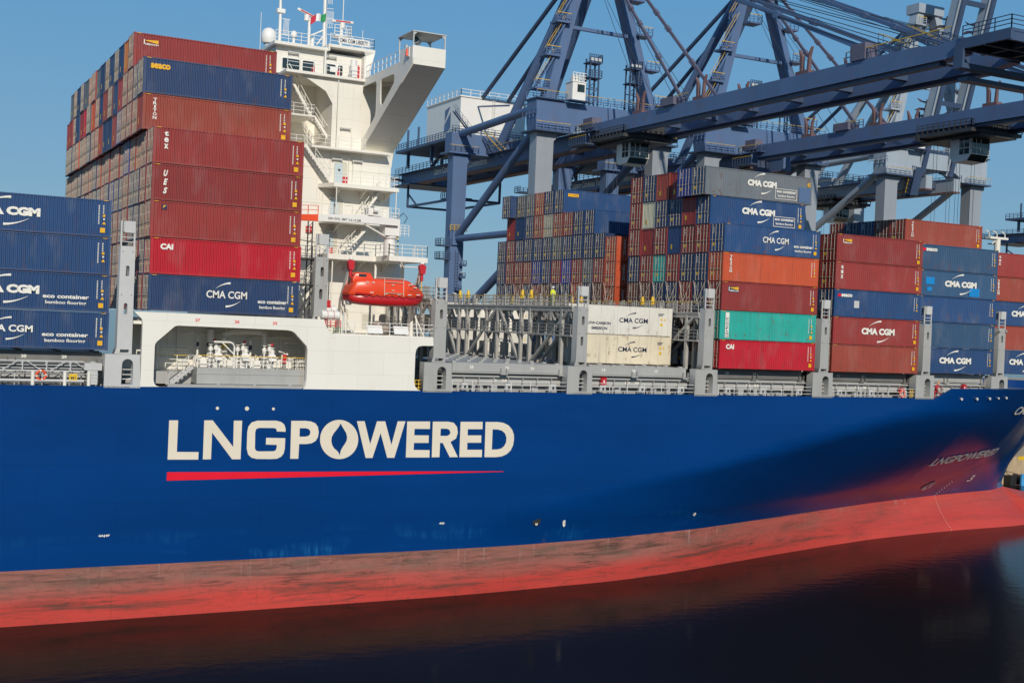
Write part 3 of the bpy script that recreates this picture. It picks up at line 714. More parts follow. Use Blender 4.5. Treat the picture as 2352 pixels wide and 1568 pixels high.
# ------------------------------------------------------------------ hatch coamings, side rails and deck gear per bay
for a, b, n1, n2 in ((4.0, 16.0, '30 29', ''), (45.8, 57.2, '', '22   3A'), (60.2, 71.6, '', '18   3F'), (74.8, 86.4, '', '14   2A'), (89.4, 101, '', '10   3F'), (104.2, 115.4, '', '')):
    y0 = 2.2 if a > 104 else 0
    cg = MB(); cg.box(a - .2, b + .35, y0 + 1.5, 49, 18.75, 19.7); cg.box(a - .2, b + .35, y0 + 1.15, y0 + 1.5, 19.45, 19.6)
    k = a
    while k < b: cg.box(k, k + .06, y0 + 1.2, y0 + 1.5, 18.2, 19.45); k += 1.5
    cg.box(a - .3, b + .4, y0 + 2.4, 48.6, 18.08, 18.75)
    co = cg.build('hatch_coaming', M['ship_grey'], ship)
    if n2:
        t2 = MB(); text_into(t2, n2, a + 4.4, a + 6.1, 19.05, 19.28, y0 + 1.48, bold=.04); t2.build('bay_number', M['letter_white'], co)
    dk2 = MB()
    dk2.rail([(a - .1, y0 + .18, 18.1), (b + .3, y0 + .18, 18.1)], 1.05, 3, 1.9, .022) if a > 20 else None
    if a > 20: dk2.build('side_railing', M['white'], ship)
    if a > 20:
        for xx in (a + 1.2, a + 5.6, b - 1.2):
            r_ = MB(); r_.box(xx - .32, xx + .32, y0 + .3, y0 + .55, 18.3, 18.95); r_.tube([(xx, y0 + .24, 18.6), (xx, y0 + .34, 18.6)], .27, 14); r_.build('chock', M['light_grey'], ship)
            MB().tube([(xx, y0 + .225, 18.6), (xx, y0 + .235, 18.6)], .14, 12).build('chock_hole', M['dark'], ship)
        g_ = MB(); random.seed(int(a))
        for q_ in range(7):
            xx = random.uniform(a, b); g_.tube([(xx, y0 + 1.0, 18.1), (xx, y0 + 1.0, 18.1 + random.uniform(.5, .85))], random.uniform(.08, .2), 10)
        for q_ in range(4):
            xx = random.uniform(a, b - .6); g_.box(xx, xx + random.uniform(.3, .6), y0 + .9, y0 + 1.3, 18.1, 18.1 + random.uniform(.4, .8))
        g_.build('deck_gear', M['ship_grey'], ship)
random.seed(11)
# ------------------------------------------------------------------ containers
CL, CW, CHH, PZ, PY = 12.19, 2.438, 2.87, 2.892, 2.5
def container_paint(name='container_paint', wear=0.0):
    m = bpy.data.materials.new(name); m.use_nodes = True; t = m.node_tree; b = t.nodes['Principled BSDF']
    N, Lk = t.nodes.new, t.links.new
    oi = N('ShaderNodeObjectInfo'); tc = N('ShaderNodeTexCoord')
    off = N('ShaderNodeVectorMath'); off.operation = 'ADD'
    sc = N('ShaderNodeVectorMath'); sc.operation = 'SCALE'; sc.inputs[0].default_value = (37, 11, 53); Lk(oi.outputs['Random'], sc.inputs['Scale'])
    Lk(tc.outputs['Object'], off.inputs[0]); Lk(sc.outputs[0], off.inputs[1])
    def noise(stretch, scale, det=5, rough=.55):
        mp = N('ShaderNodeMapping'); mp.inputs['Scale'].default_value = stretch; Lk(off.outputs[0], mp.inputs[0])
        n = N('ShaderNodeTexNoise'); n.inputs['Scale'].default_value = scale; n.inputs['Detail'].default_value = det; n.inputs['Roughness'].default_value = rough
        Lk(mp.outputs[0], n.inputs['Vector']); return n.outputs[0]
    def mr(src, a, b_, c, d):
        r = N('ShaderNodeMapRange'); r.inputs[1].default_value = a; r.inputs[2].default_value = b_; r.inputs[3].default_value = c; r.inputs[4].default_value = d
        Lk(src, r.inputs[0]); return r.outputs[0]
    def mix(a, bcol, fac, mode='MIX'):
        x = N('ShaderNodeMix'); x.data_type = 'RGBA'; x.blend_type = mode
        if isinstance(fac, float): x.inputs[0].default_value = fac
        else: Lk(fac, x.inputs[0])
        for s, i in ((a, 6), (bcol, 7)):
            if isinstance(s, tuple): x.inputs[i].default_value = (*s, 1)
            else: Lk(s, x.inputs[i])
        return x.outputs[2]
    def mul(a, b_):
        x = N('ShaderNodeMath'); x.operation = 'MULTIPLY'; Lk(a, x.inputs[0])
        if isinstance(b_, float): x.inputs[1].default_value = b_
        else: Lk(b_, x.inputs[1])
        return x.outputs[0]
    c = mix(oi.outputs['Color'], mr(noise((1, 1, 1), .45), .3, .7, .92, 1.07), 1.0, 'MULTIPLY')
    # sun-bleached, chalky patches
    fade = mr(noise((.9, .9, .35), .8, 4), .52, .78, 0, .14)
    c = mix(c, (.42, .40, .38), fade)
    # dark vertical streaks of dirt
    c = mix(c, (.06, .05, .045), mr(noise((2.2, 2.2, .10), 1.6, 6, .6), .53, .78, 0, .42))
    # rust scars, more of it low down and on some boxes only
    sep = N('ShaderNodeSeparateXYZ'); Lk(tc.outputs['Object'], sep.inputs[0])
    low = mr(sep.outputs[2], 0.0, 1.3, 1.0, .25 + wear * .4)
    rust = mul(mul(mr(noise((1, 1, .6), 1.7, 9, .68), .57, .66, 0, 1.0), low), mr(oi.outputs['Random'], .3, 1.0, .2 + wear, .95))
    c = mix(c, (.16, .055, .022), rust)
    edge = mul(mr(sep.outputs[2], .02, .16, .55, 0.0), mr(noise((1, 1, 1), 2.2), .4, .6, .3, 1.0))
    c = mix(c, (.10, .05, .03), edge)
    Lk(c, b.inputs['Base Color']); b.inputs['Roughness'].default_value = .5
    return m
M['box'] = container_paint(); M['box_worn'] = container_paint('worn_container_paint', .75)
def worn(o): o.material_slots[0].link = 'OBJECT'; o.material_slots[0].material = M['box_worn']

def corrugated(mb, x0, x1, z0, z1, y, d, pitch=.2785):
    """trapezoid corrugation between x0 and x1 in the plane y, going d into the box"""
    n = round((x1 - x0) / pitch); p = (x1 - x0) / n; prof = []
    for i in range(n):
        a = x0 + i * p
        prof += [(a, 0), (a + p * .26, 0), (a + p * .5, d), (a + p * .76, d)]
    prof.append((x1, 0))
    V = [(x, y + q, z) for x, q in prof for z in (z0, z1)]
    k = len(prof)
    F = [(2 * i, 2 * i + 2, 2 * i + 3, 2 * i + 1) for i in range(k - 1)]
    if d < 0: F = [f[::-1] for f in F]
    mb.add(V, F)

def container_body(doors=True, L=CL, flat=False):
    mb = MB(); H = CHH; w = CW
    for x0 in (0, L - .17):
        for y0 in (0, w - .17):
            mb.box(x0, x0 + .17, y0, y0 + .17, 0, H)
            mb.box(x0 - .012 if x0 == 0 else x0 - .01, x0 + .18, y0 - .012 if y0 == 0 else y0 - .01, y0 + .18, -.011, .118)
            mb.box(x0 - .012 if x0 == 0 else x0 - .01, x0 + .18, y0 - .012 if y0 == 0 else y0 - .01, y0 + .18, H - .118, H + .008)
    for y0 in (0.006, w - .106):
        mb.box(.17, L - .17, y0, y0 + .1, .02, .17); mb.box(.17, L - .17, y0, y0 + .1, H - .1, H - .01)
    for x0 in (.006, L - .106):
        mb.box(x0, x0 + .1, .17, w - .17, .02, .17); mb.box(x0, x0 + .1, .17, w - .17, H - .12, H - .01)
    if flat:
        mb.box(.17, L - .17, .012, .08, .17, H - .1)
        for k in range(1, 12): mb.box(.17 + k * (L - .34) / 12 - .012, .17 + k * (L - .34) / 12 + .012, .009, .0118, .17, H - .1)
    else: corrugated(mb, .17, L - .17, .17, H - .1, .016, .06)
    corrugated(mb, .17, L - .17, .17, H - .1, w - .022, -.045)
    # roof and floor
    mb.add([(.1, .1, H - .03), (L - .1, .1, H - .03), (L - .1, w - .1, H - .03), (.1, w - .1, H - .03)], [(0, 1, 2, 3)])
    mb.add([(.1, .1, .12), (L - .1, .1, .12), (L - .1, w - .1, .12), (.1, w - .1, .12)], [(3, 2, 1, 0)])
    # forward end plain; aft end either a recess for the doors or a corrugated front wall
    def endwall(x, d, flip):
        n = 8; p = (w - .34) / n; prof = []
        for i in range(n):
            a = .17 + i * p; prof += [(a, 0), (a + p * .3, 0), (a + p * .5, d), (a + p * .8, d)]
        prof.append((w - .17, 0)); V = [(x + q, y, z) for y, q in prof for z in (.17, H - .12)]
        F = [(2 * i, 2 * i + 2, 2 * i + 3, 2 * i + 1) for i in range(len(prof) - 1)]
        mb.add(V, [f[::-1] for f in F] if flip else F)
    endwall(L - .03, -.04, False)
    if doors: mb.add([(.12, .17, .17), (.12, w - .17, .17), (.12, w - .17, H - .12), (.12, .17, H - .12)], [(3, 2, 1, 0)])
    else: endwall(.03, .04, True)
    return mb
def container_door():
    mb = MB(); w = CW; H = CHH
    for a, b in ((.18, w / 2 - .008), (w / 2 + .008, w - .18)):
        mb.box(.05, .085, a, b, .18, H - .13)
        for k in range(4):
            z = .3 + k * (H - .5) / 4; mb.box(.03, .05, a + .06, b - .06, z, z + (H - .5) / 4 - .12)
    for z in (.45, 1.1, 1.75, 2.35):                 # hinges
        mb.box(.012, .05, .17, .29, z, z + .1); mb.box(.012, .05, w - .29, w - .17, z, z + .1)
    return mb
def lock_rod():
    mb = MB(); H = CHH
    mb.tube([(.0, 0, .1), (.0, 0, H - .06)], .026, 6)
    for z in (.14, .8, 1.9, H - .22): mb.box(-.02, .05, -.05, .05, z, z + .08)
    mb.bar((-.03, 0, 1.25), (-.03, .34, 1.22), .04, .06)
    return mb
ROD_Y = (.42, .93, 1.5, 2.02)
def make_container(doors, L=CL, flat=False):
    o = container_body(doors, L, flat).build('shipping_container', M['box'])
    if doors:
        d = container_door().build('door', M['box'], o)
        r0 = lock_rod().build('lock_rod', M['galv'], d, (0, ROD_Y[0], 0))
        for y in ROD_Y[1:]:
            r = r0.copy(); C.objects.link(r); r.location = (0, y, 0)
        mb = MB()
        for k in range(4): mb.box(.022, .028, CW - .75 + .06 * (k % 2), CW - .35, 2.45 - k * .16, 2.5 - k * .16)
        mb.build('door_marking', M['letter_white'], o)
        MB().box(.02, .028, 1.62, 1.92, .62, .95).build('caution_label', M['yellow'], o)
    else:
        MB().box(.012, .02, 1.6, 1.82, .55, 1.05).build('caution_label', M['yellow'], o)
    return o
PROTO = {True: make_container(True), False: make_container(False)}
PROTO45 = make_container(True, 13.716); PROTOR = make_container(True, CL, True)
PAL = {  # code: (base colour, word in the label)
 'M': ((.30, .036, .032), 'maroon'), 'R': ((.34, .062, .038), 'rust red'), 'B': ((.020, .050, .135), 'navy blue'), 'U': ((.016, .066, .19), 'blue'),
 'O': ((.52, .085, .03), 'orange'), 'T': ((.025, .46, .385), 'teal green'), 'W': ((.74, .71, .63), 'white'), 'C': ((.55, .52, .38), 'cream'),
 'G': ((.11, .135, .155), 'slate grey'), 'K': ((.56, .010, .026), 'bright red'), 'N': ((.17, .045, .032), 'dark brown'), 'Y': ((.50, .17, .04), 'tan orange'),
 'V': ((.02, .055, .33), 'royal blue'), 'S': ((.030, .090, .19), 'faded blue')}
ORD = ['first', 'second', 'third', 'fourth', 'fifth', 'sixth', 'seventh', 'eighth', 'ninth', 'tenth', 'eleventh', 'twelfth', 'thirteenth',
       'fourteenth', 'fifteenth', 'sixteenth', 'seventeenth', 'eighteenth', 'nineteenth', 'twentieth']
def box_at(code, doors, x, y, z, label, group, L=CL):
    proto = PROTO45 if L > CL else PROTOR if group == G18 else PROTO[doors]
    o = copy_tree(proto)
    c = PAL[code][0]; j = random.uniform(.86, 1.12)
    col = tuple(v * j for v in c) + (1,)
    o.color = col; o.location = (x, y, z)
    for ch in o.children:
        if ch.name.startswith('door') and not ch.name.startswith('door_m'): ch.color = col
    tag(o, label, 'container', group)
    return o

# marks on the long sides
def side_marks(o, L=CL, square=True, tri=True, dx=0):
    mb = MB(); e = L - .5 + dx
    for col, (a, b) in enumerate(((1.0, 2.45), (1.75, 2.45))):
        x = e - .42 + col * .33; z = b
        while z > a:
            h = random.uniform(.05, .1); mb.box(x - .04, x + .04, -.012, -.006, z - h, z); z -= h + .045
    mb.box(e - .1, e + .02, -.012, -.006, 1.32, 1.46)
    mb.build('side_marking', M['letter_white'], o)
    y = MB()
    y.box(e - .14, e + .04, -.012, -.006, 1.56, 1.75)
    if tri: y.add([(e - .17, -.01, .98), (e + .11, -.01, .98), (e - .03, -.01, 1.22)], [(0, 1, 2)])
    if square: y.box(e - .3, e + .06, -.012, -.006, .35, .72)
    for xx in (.25, L - .6): y.box(xx, xx + .35, -.006, .004, CHH - .07, CHH - .03)
    y.build('warning_label', M['letter_yellow'], o)
def arc(mb, x, z, w, h, y, m=0, flip=1):
    """tapered crescent of the shipping line's mark"""
    n = 14; top, bot = [], []
    for i in range(n + 1):
        t = i / n
        px = x + w * t; pz = z + h * (1 - (1 - t) ** 1.9) * .9
        th = h * (.03 + .30 * t)
        top.append((px, y, pz + th * .6)); bot.append((px, y, pz - th * .4))
    V = top + bot; F = [(n + 1 + i, n + 2 + i, i + 1, i) for i in range(n)]
    if flip < 0:
        cx, cz = x + w / 2, z + h / 2
        V = [(2 * cx - a, y, 2 * cz - c) for a, b, c in V]
    mb.add(V, F, m)
def cma(o, x0, x1, z0, z1, colour='letter_white', bold=.05, y=-.012):
    """name of the line with a crescent above and one below"""
    mb = MB(); w = x1 - x0; h = z1 - z0
    text_into(mb, 'CMA CGM', x0, x1, z0, z1, y, bold=bold)
    arc(mb, x0 + w * .22, z1 + h * .28, w * .36, h * .85, y)
    arc(mb, x0 + w * .48, z0 - h * 1.12, w * .36, h * .85, y, flip=-1)
    mb.build('lettering', M[colour], o)
def eco(o, x0, x1, framed=False, z=.95):
    mb = MB(); w = x1 - x0
    text_into(mb, 'eco container', x0, x1, z, z + .30, -.012, bold=.035)
    text_into(mb, 'bamboo flooring', x0 + w * .06, x1 - w * .06, z - .50, z - .17, -.012, bold=.02)
    if framed:
        a, b, c, d = x0 - .18, x1 + .12, z - .65, z + .42
        for p in ((a, b, c, c + .05), (a, b, d - .05, d), (a, a + .05, c + .05, d - .05), (b - .05, b, c + .05, d - .05)): mb.box(p[0], p[1], -.012, -.006, p[2], p[3])
    mb.build('slogan_lettering', M['letter_white'], o)
def word(o, s, x0, x1, z0, z1, colour='letter_white', bold=.03, shear=0):
    mb = MB(); text_into(mb, s, x0, x1, z0, z1, -.012, bold=bold, shear=shear); mb.build('lettering', M[colour], o)
def vword(o, s, xc, w, z1, step, h, colour='letter_white', bold=.03, shear=0):
    mb = MB(); vtext_into(mb, s, xc, w, z1, step, h, -.012, bold=bold, shear=shear); mb.build('lettering', M[colour], o)
def beacon(o, framed=True):
    mb = MB()
    if framed: mb.box(.74, 2.05, -.008, -.004, 1.86, 2.42, 2)
    mb.add([(.95, -.012, 2.3), (2.0, -.012, 2.38), (2.0, -.012, 2.08), (.97, -.012, 2.24)], [(3, 2, 1, 0)], 1)
    mb.box(.8, .88, -.012, -.009, 1.95, 2.36)
    text_into(mb, 'UBEACON', .92, 2.0, 1.9, 2.06, -.012, bold=.03)
    mb.build('lettering', [M['letter_white'], M['letter_yellow'], M['letter_navy']], o)
G26, G14, G10, G06, G02, G18, G30 = ('containers stacked behind the white bridge tower', 'containers stacked under the crane booms', 'containers stacked on the foredeck, fourth bay',
    'containers stacked on the foredeck, third bay', 'containers stacked nearest the bow', 'white containers on the half empty bay', 'blue containers stacked above the stowed gangway')
def decode(s): return [(k[0], k[1] == 'd') for k in s.split()]
def row_label(code, doors, n_row, n_tier, place):
    return f"{PAL[code][1]} container with {'barred doors' if doors else 'ribbed end'}, {ORD[n_row]} from ship side, {ORD[n_tier]} tier from top, {place}"

# bay abaft the bridge tower: eight tiers, end faces of every column in view
X26, Z26 = 19.07, 24.19
near26 = {7: (3, 'M', 'maroon container with a yellow beam emblem, top of the stack abaft the bridge'),
          6: (1, 'B', 'navy blue container with a yellow word, second from top abaft the bridge'),
          5: (1, 'R', 'rust red container with stacked white capitals, between navy and maroon boxes abaft the bridge'),
          4: (0, 'M', 'maroon container with three stacked lower case letters, abaft the bridge'),
          3: (0, 'M', 'maroon container with three slanted white capitals and faded patches, abaft the bridge'),
          2: (0, 'M', 'plain maroon container with a tiny square emblem above the bright red one'),
          1: (0, 'K', 'bright red container with three white capitals, second from bottom behind the bridge tower'),
          0: (0, 'B', 'navy blue container with white name and crescents standing on the white shell')}
rows26 = {7: (3, 'Md Yp Bp Bd Bp Nd Bp Gp Md Od Gp Bd Bp Md Gp'), 6: (1, 'Bd Bd Md Md Mp Bp Nd Rp Bp Od Op Gd Kp Mp Bp Md Mp Mp'),
          5: (1, 'Rp Rd Md Md Vd Rp Bp Bp Rp Kd Md Bd Od Gd Od Bd Bd Bd'), 4: (0, 'Md Md Od Rd Vd Rd Md Md Md Rd Od Bd Od Rd Md Bd Nd Rd Md Bd'),
          3: (0, 'Nd Md Bd Bd Rd Bd Bd Vd Bd Od Bd Gd Md Rd Bd Od Bd Rd Md Gd'), 2: (0, 'Md Nd Bd Bd Md Bd Rd Bd Nd Md'), 1: (0, 'Md Bd Md Bd Rd Md Bd Nd Md Bd'), 0: (0, 'Bd Md Bd Nd Md Bd Rd Nd Bd Md')}
DX26 = {7: -.45, 6: -.5, 5: -.45, 4: 0, 3: 0, 2: 0, 1: .1, 0: .05}
T26 = {}
for tier, (r0, s) in rows26.items():
    for i, (c, dr) in enumerate(decode(s)):
        r = r0 + i; x = X26 + (DX26[tier] if i == 0 else random.uniform(-.06, .06) + DX26[tier] * .8)
        if i == 0: lab, c = near26[tier][2], near26[tier][1]
        else: lab = row_label(c, dr, r, 7 - tier, 'behind bridge')
        o = box_at(c, dr, x, r * PY, Z26 + tier * PZ, lab, G26)
        if i == 0: T26[tier] = o
beacon(T26[7], False); word(T26[6], 'seaco', .55, 2.1, 2.0, 2.42, 'letter_yellow', .05)
vword(T26[5], 'TRITON', .95, .3, 2.55, .29, .25); vword(T26[4], 'tex', 1.0, .34, 2.55, .5, .38, bold=.04); vword(T26[3], 'UES', 1.05, .34, 2.4, .68, .5, bold=.05, shear=.3)
mb = MB().box(.85, 1.25, -.008, -.004, 2.2, 2.6, 0); mb.add([(.92, -.012, 2.3), (1.2, -.012, 2.52), (.98, -.012, 2.52)], [(0, 1, 2)], 1)
mb.build('emblem', [M['letter_navy'], M['letter_yellow']], T26[2])
word(T26[1], 'CAI', .75, 1.75, 1.95, 2.42, bold=.06)
cma(T26[0], 4.55, 7.85, 1.22, 1.82, bold=.02); eco(T26[0], 8.75, 11.2)
for t_, o in T26.items(): side_marks(o, square=t_ < 6)

# bay under the crane booms
X14, Z14 = 74.51, 20.84
near14 = {6: (1, 'S', 'long faded blue grey container with white name and boxed slogan, top under the crane boom'),
          5: (1, 'U', 'blue container with white name and boxed slogan, second from top under the crane boom'),
          4: (0, 'U', 'dark blue container with white name above the orange one'),
          3: (0, 'O', 'orange container with stacked white capitals, under the dark blue one'),
          2: (0, 'M', 'maroon container with beam emblem on a navy patch, above the teal one'),
          1: (0, 'T', 'teal green rust scarred container between maroon and bright red ones'),
          0: (0, 'K', 'bright red container with white capitals, under the teal one')}
rows14 = {6: (1, 'Gd Vd Mp Rp Bd Md'), 5: (1, 'Bd Mp Bd Bd Cp Md'), 4: (0, 'Bd Md Md Bp Md Mp Md'), 3: (0, 'Nd Bd Bd Md Td Md Bd'),
          2: (0, 'Md Bd Md Bd Bd Nd Nd'), 1: (0, 'Nd Nd Md Bd Nd Md'), 0: (0, 'Nd Nd Bd Nd Md Nd')}
T14 = {}
for tier, (r0, s) in rows14.items():
    for i, (c, dr) in enumerate(decode(s)):
        r = r0 + i; x = X14 + random.uniform(-.05, .05); L = CL
        if i == 0: lab, c = near14[tier][1:][1], near14[tier][1]
        else: lab = row_label(c, dr, r, 6 - tier, 'teal stack')
        if tier == 6 and r in (1, 2): L = 13.716; x = X14 - .76
        if tier == 6 and r == 3: x += .1
        o = box_at(c, dr, x, r * PY, Z14 + tier * PZ, lab, G14, L)
        if i == 0: T14[tier] = o
T14[6].color = (.155, .18, .205, 1); worn(T14[6]); worn(T14[1])
cma(T14[6], 5.25, 9.0, 1.35, 2.0, bold=.07); eco(T14[6], 9.05, 11.6, True)
MB().box(12.0, 13.5, -.008, -.003, .2, 1.75).build('blue_patch', M['crane'], T14[6])
word(T14[6], '45', 13.05, 13.5, 1.85, 2.3, 'letter_yellow')
cma(T14[5], 3.95, 8.2, 1.3, 1.98, bold=.07); eco(T14[5], 8.2, 10.75, True)
cma(T14[4], 4.75, 8.05, 1.22, 1.82, bold=.02); eco(T14[4], 8.75, 11.2)
vword(T14[3], 'TRITON', .95, .3, 2.6, .29, .25); beacon(T14[2])
mb = MB().box(.62, 1.08, -.010, -.006, .2, 2.7, 1); vtext_into(mb, 'DONGFANG', .85, .3, 2.2, .25, .2, -.016)
mb.build('lettering', [M['letter_navy'], M['letter_white']], T14[1]); word(T14[0], 'CAI', .75, 1.75, 1.95, 2.45, bold=.06)
for t_, o in T14.items():
    if t_ < 6: side_marks(o, square=t_ != 3)
rows14b = {6: (13, 'Bd Bd Od Gd Gd Bd'), 5: (10, 'Bd Bd Md Rd Cd Rd Bd Bp Mp'), 4: (9, 'Bd Bd Bd Bd Gd Bd Bd Bd Bd Md Bd'), 3: (9, 'Md Gd Md Vd Md Bd Vd Rd Md Md Bd'),
           2: (9, 'Nd Bd Od Bd Bd Nd Md Bd Md Bd Bd'), 1: (9, 'Nd Bd Nd Md Bd Nd Bd Nd Bd Md Bd')}
for tier, (r0, s) in rows14b.items():
    for i, (c, dr) in enumerate(decode(s)):
        r = r0 + i; x = X14 + random.uniform(-.05, .05) - (.8 if (tier == 6 and i == 5) else 0)
        o = box_at(c, dr, x, r * PY, Z14 + tier * PZ, row_label(c, dr, r, 6 - tier, 'far stack'), G14)
        if (tier, r) == (6, 13):
            o['label'] = 'blue container with a yellow word on its side, top of the far stack'; o.color = (*PAL['U'][0], 1)
            word(o, 'seaco', .55, 2.1, 2.0, 2.42, 'letter_yellow', .05)
        if (tier, r) == (5, 10):
            o['label'] = 'blue container with a white name, half in shade, second tier of the far stack'; o.color = (*PAL['U'][0], 1)
            word(o, 'CMA CGM', 5.0, 9.0, 1.2, 1.9)
for tier in range(1, 5):
    if tier == 4:
        o = box_at('O', True, X14 + .05, 8 * PY, Z14 + 4 * PZ - .45 - .02, 'orange container with stacked letters beside the gap, highest of the orange ones', G14); 
    else:
        o = box_at('O', True, X14 + .05, 8 * PY, Z14 + tier * PZ - .45, f'orange container with stacked letters beside the gap, {["lowest","third","second"][tier-1]} of the orange ones', G14)
    vword(o, 'TRITON', 1.1, .3, 2.5, .29, .25)

# foredeck bays
X10 = 89.03
n10 = {4: ('M', True, 'maroon container with beam emblem, top front of the bay ahead of the orange box'), 3: ('M', True, 'maroon container with stacked lower case letters ahead of the orange box'),
       2: ('U', True, 'blue container with a small white word above a maroon named one'), 1: ('M', True, 'maroon container with large white name and crescents'),
       0: ('R', True, 'plain rust red container at the bottom of the fourth bay')}
T10 = {}
for tier, (c, dr, lab) in n10.items():
    T10[tier] = o = box_at(c, dr, X10, 0, 20.82 + tier * PZ, lab, G10)
    side_marks(o, square=tier != 2)
    c2 = 'MMBNN'[tier]
    box_at(c2, True, X10, PY, 20.82 + tier * PZ, f'{PAL[c2][1]} container showing only its doors, {ORD[4 - tier]} from top, next to the beam emblem stack', G10)
beacon(T10[4], False); vword(T10[3], 'tex', .85, .34, 2.5, .5, .38, bold=.04); word(T10[2], 'seaco', .9, 2.4, 2.1, 2.42, bold=.05); cma(T10[1], 3.9, 8.6, 1.15, 1.85, bold=.06)
MB().box(.45, .85, -.012, -.006, 2.12, 2.4).build('emblem', M['letter_red'], T10[2])
MB().box(2.7, 3.4, -.010, -.005, 1.0, 1.75).build('pale_patch', M['light_grey'], T10[2])
X06 = 103.45
n06 = {4: ('S', 'faded blue container with small white word under the upper rust red one'), 3: ('S', 'faded blue container with white name and bright blue patches'),
       2: ('U', 'plain bright blue container in the third bay'), 1: ('S', 'plain dull blue container in the third bay, second from bottom'),
       0: ('U', 'blue container with white name at the bottom of the third bay')}
T06 = {}
for tier, (c, lab) in n06.items():
    T06[tier] = o = box_at(c, True, X06, PY, 20.85 + tier * PZ, lab, G06); side_marks(o, square=False)
word(T06[4], 'seaco', .8, 2.5, 2.1, 2.45, bold=.05); MB().box(.3, .75, -.012, -.006, 2.12, 2.42).build('emblem', M['letter_red'], T06[4])
cma(T06[3], 3.9, 8.9, 1.15, 1.85, bold=.07); cma(T06[0], 3.6, 8.6, 1.15, 1.85, bold=.06)
mb = MB().box(1.0, 2.3, -.009, -.004, 1.3, 2.1).box(1.2, 1.9, -.009, -.004, .55, 1.0).box(7.8, 9.4, -.009, -.004, .2, 1.15); mb.build('bright_patch', mat('bright_blue_patch', (.01, .25, .62), .5), T06[3])
for i, c in enumerate('RNBBM'):
    o = box_at('R' if i == 0 else c, True, X06, (2 + i) * PY, 20.85 + 5 * PZ,
        'rust red container with stacked white letters, topmost on the foredeck' if i == 0 else f'{PAL[c][1]} container showing only its doors, {ORD[i]} behind the topmost rust red one', G06)
    if i == 0: side_marks(o); vword(o, 'TRITON', 1.1, .32, 2.6, .29, .25)
    if i < 3: box_at('BMN'[i], True, X06, (2 + i) * PY, 20.85 + 4 * PZ, f'{PAL["BMN"[i]][1]} container carrying the {ORD[i]} top box of the third bay', G06)
X02 = 118.0
for tier, (c, lab) in enumerate((('U', 'blue container with white name at the bottom, nearest the bow'), ('R', 'rust red container with stacked letters, second from bottom nearest the bow'),
        ('U', 'blue container with white name at mid height nearest the bow'), ('R', 'rust red container with stacked letters, second from top nearest the bow'), ('M', 'maroon container with stacked letters, top of the pile nearest the bow'))):
    o = box_at(c, True, X02, 2 * PY, 20.9 + tier * PZ, lab, G02)
    if c == 'U': cma(o, 3.2, 8.2, 1.15, 1.85, bold=.06)
    else: vword(o, 'tex' if c == 'M' else 'TRITON', .8, .34, 2.5, .42 if c == 'M' else .29, .3, bold=.04)

# white refrigerated boxes on the half empty bay
for yy, far in ((2 * PY, False), (14 * PY, True)):
    for tier in (0, 1):
        c = 'C' if (tier == 0 and not far) else 'W'
        lab = (('grimy cream container with navy name, under the clean white one' if tier == 0 else 'clean white container with navy name and emission slogan on top') if not far else
               ('lower white container seen through the lashing bridge frame' if tier == 0 else 'upper white container with navy slogan seen through the lashing bridge frame'))
        o = box_at(c, True, 60.0, yy, 20.84 + tier * PZ, lab, G18)
        if c == 'C': o.color = (.70, .62, .46, 1); worn(o)
        cma(o, 5.86, 9.24, 1.24, 1.72, 'letter_navy', .02)
        if tier: 
            mb = MB(); text_into(mb, 'LOW-CARBON', 2.12, 4.86, .96, 1.24, -.012, bold=.03); text_into(mb, 'EMISSION', 2.69, 4.49, .46, .74, -.012, bold=.03); mb.build('slogan_lettering', M['letter_navy'], o)
        mb = MB().box(10.75, 11.05, -.012, -.006, 1.05, 1.32).add([(10.72, -.012, 1.62), (11.06, -.012, 1.62), (10.89, -.012, 1.88)], [(0, 1, 2)]).box(11.2, 11.35, -.012, -.006, 1.6, 1.8)
        mb.build('warning_label', M['yellow'], o)
        mb = MB()
        for k in range(3): mb.box(10.5, 11.2 - .1 * k, -.012, -.006, 2.25 - .1 * k, 2.3 - .1 * k)
        mb.build('side_marking', M['dark'], o)

# bay at the left edge
for tier in range(4):
    lab = ('blue container with white name and slogan, lowest above the stowed gangway', 'blue container with white name and slogan, second lowest above the stowed gangway', 'blue container without any name above the stowed gangway', 'blue container with white name and no slogan, topmost above the stowed gangway')[tier]
    o = box_at('U', True, 16.25 - CL - .04 * tier, 0, 20.98 + tier * PZ, lab, G30); side_marks(o, square=tier != 2)
    e = CL
    if tier == 3: cma(o, e - 10.1, e - 5.15, 1.2, 1.85, bold=.07)
    if tier == 1: cma(o, e - 9.9, e - 5.1, 1.2, 1.85, bold=.07); eco(o, e - 4.85, e - 1.5)
    if tier == 0: cma(o, e - 9.1, e - 5.5, 1.2, 1.72, bold=.03); eco(o, e - 4.85, e - 1.5)

def drop(o):
    for ch in list(o.children): drop(ch)
    bpy.data.objects.remove(o)
for o in (PROTO[True], PROTO[False], PROTO45, PROTOR): drop(o)
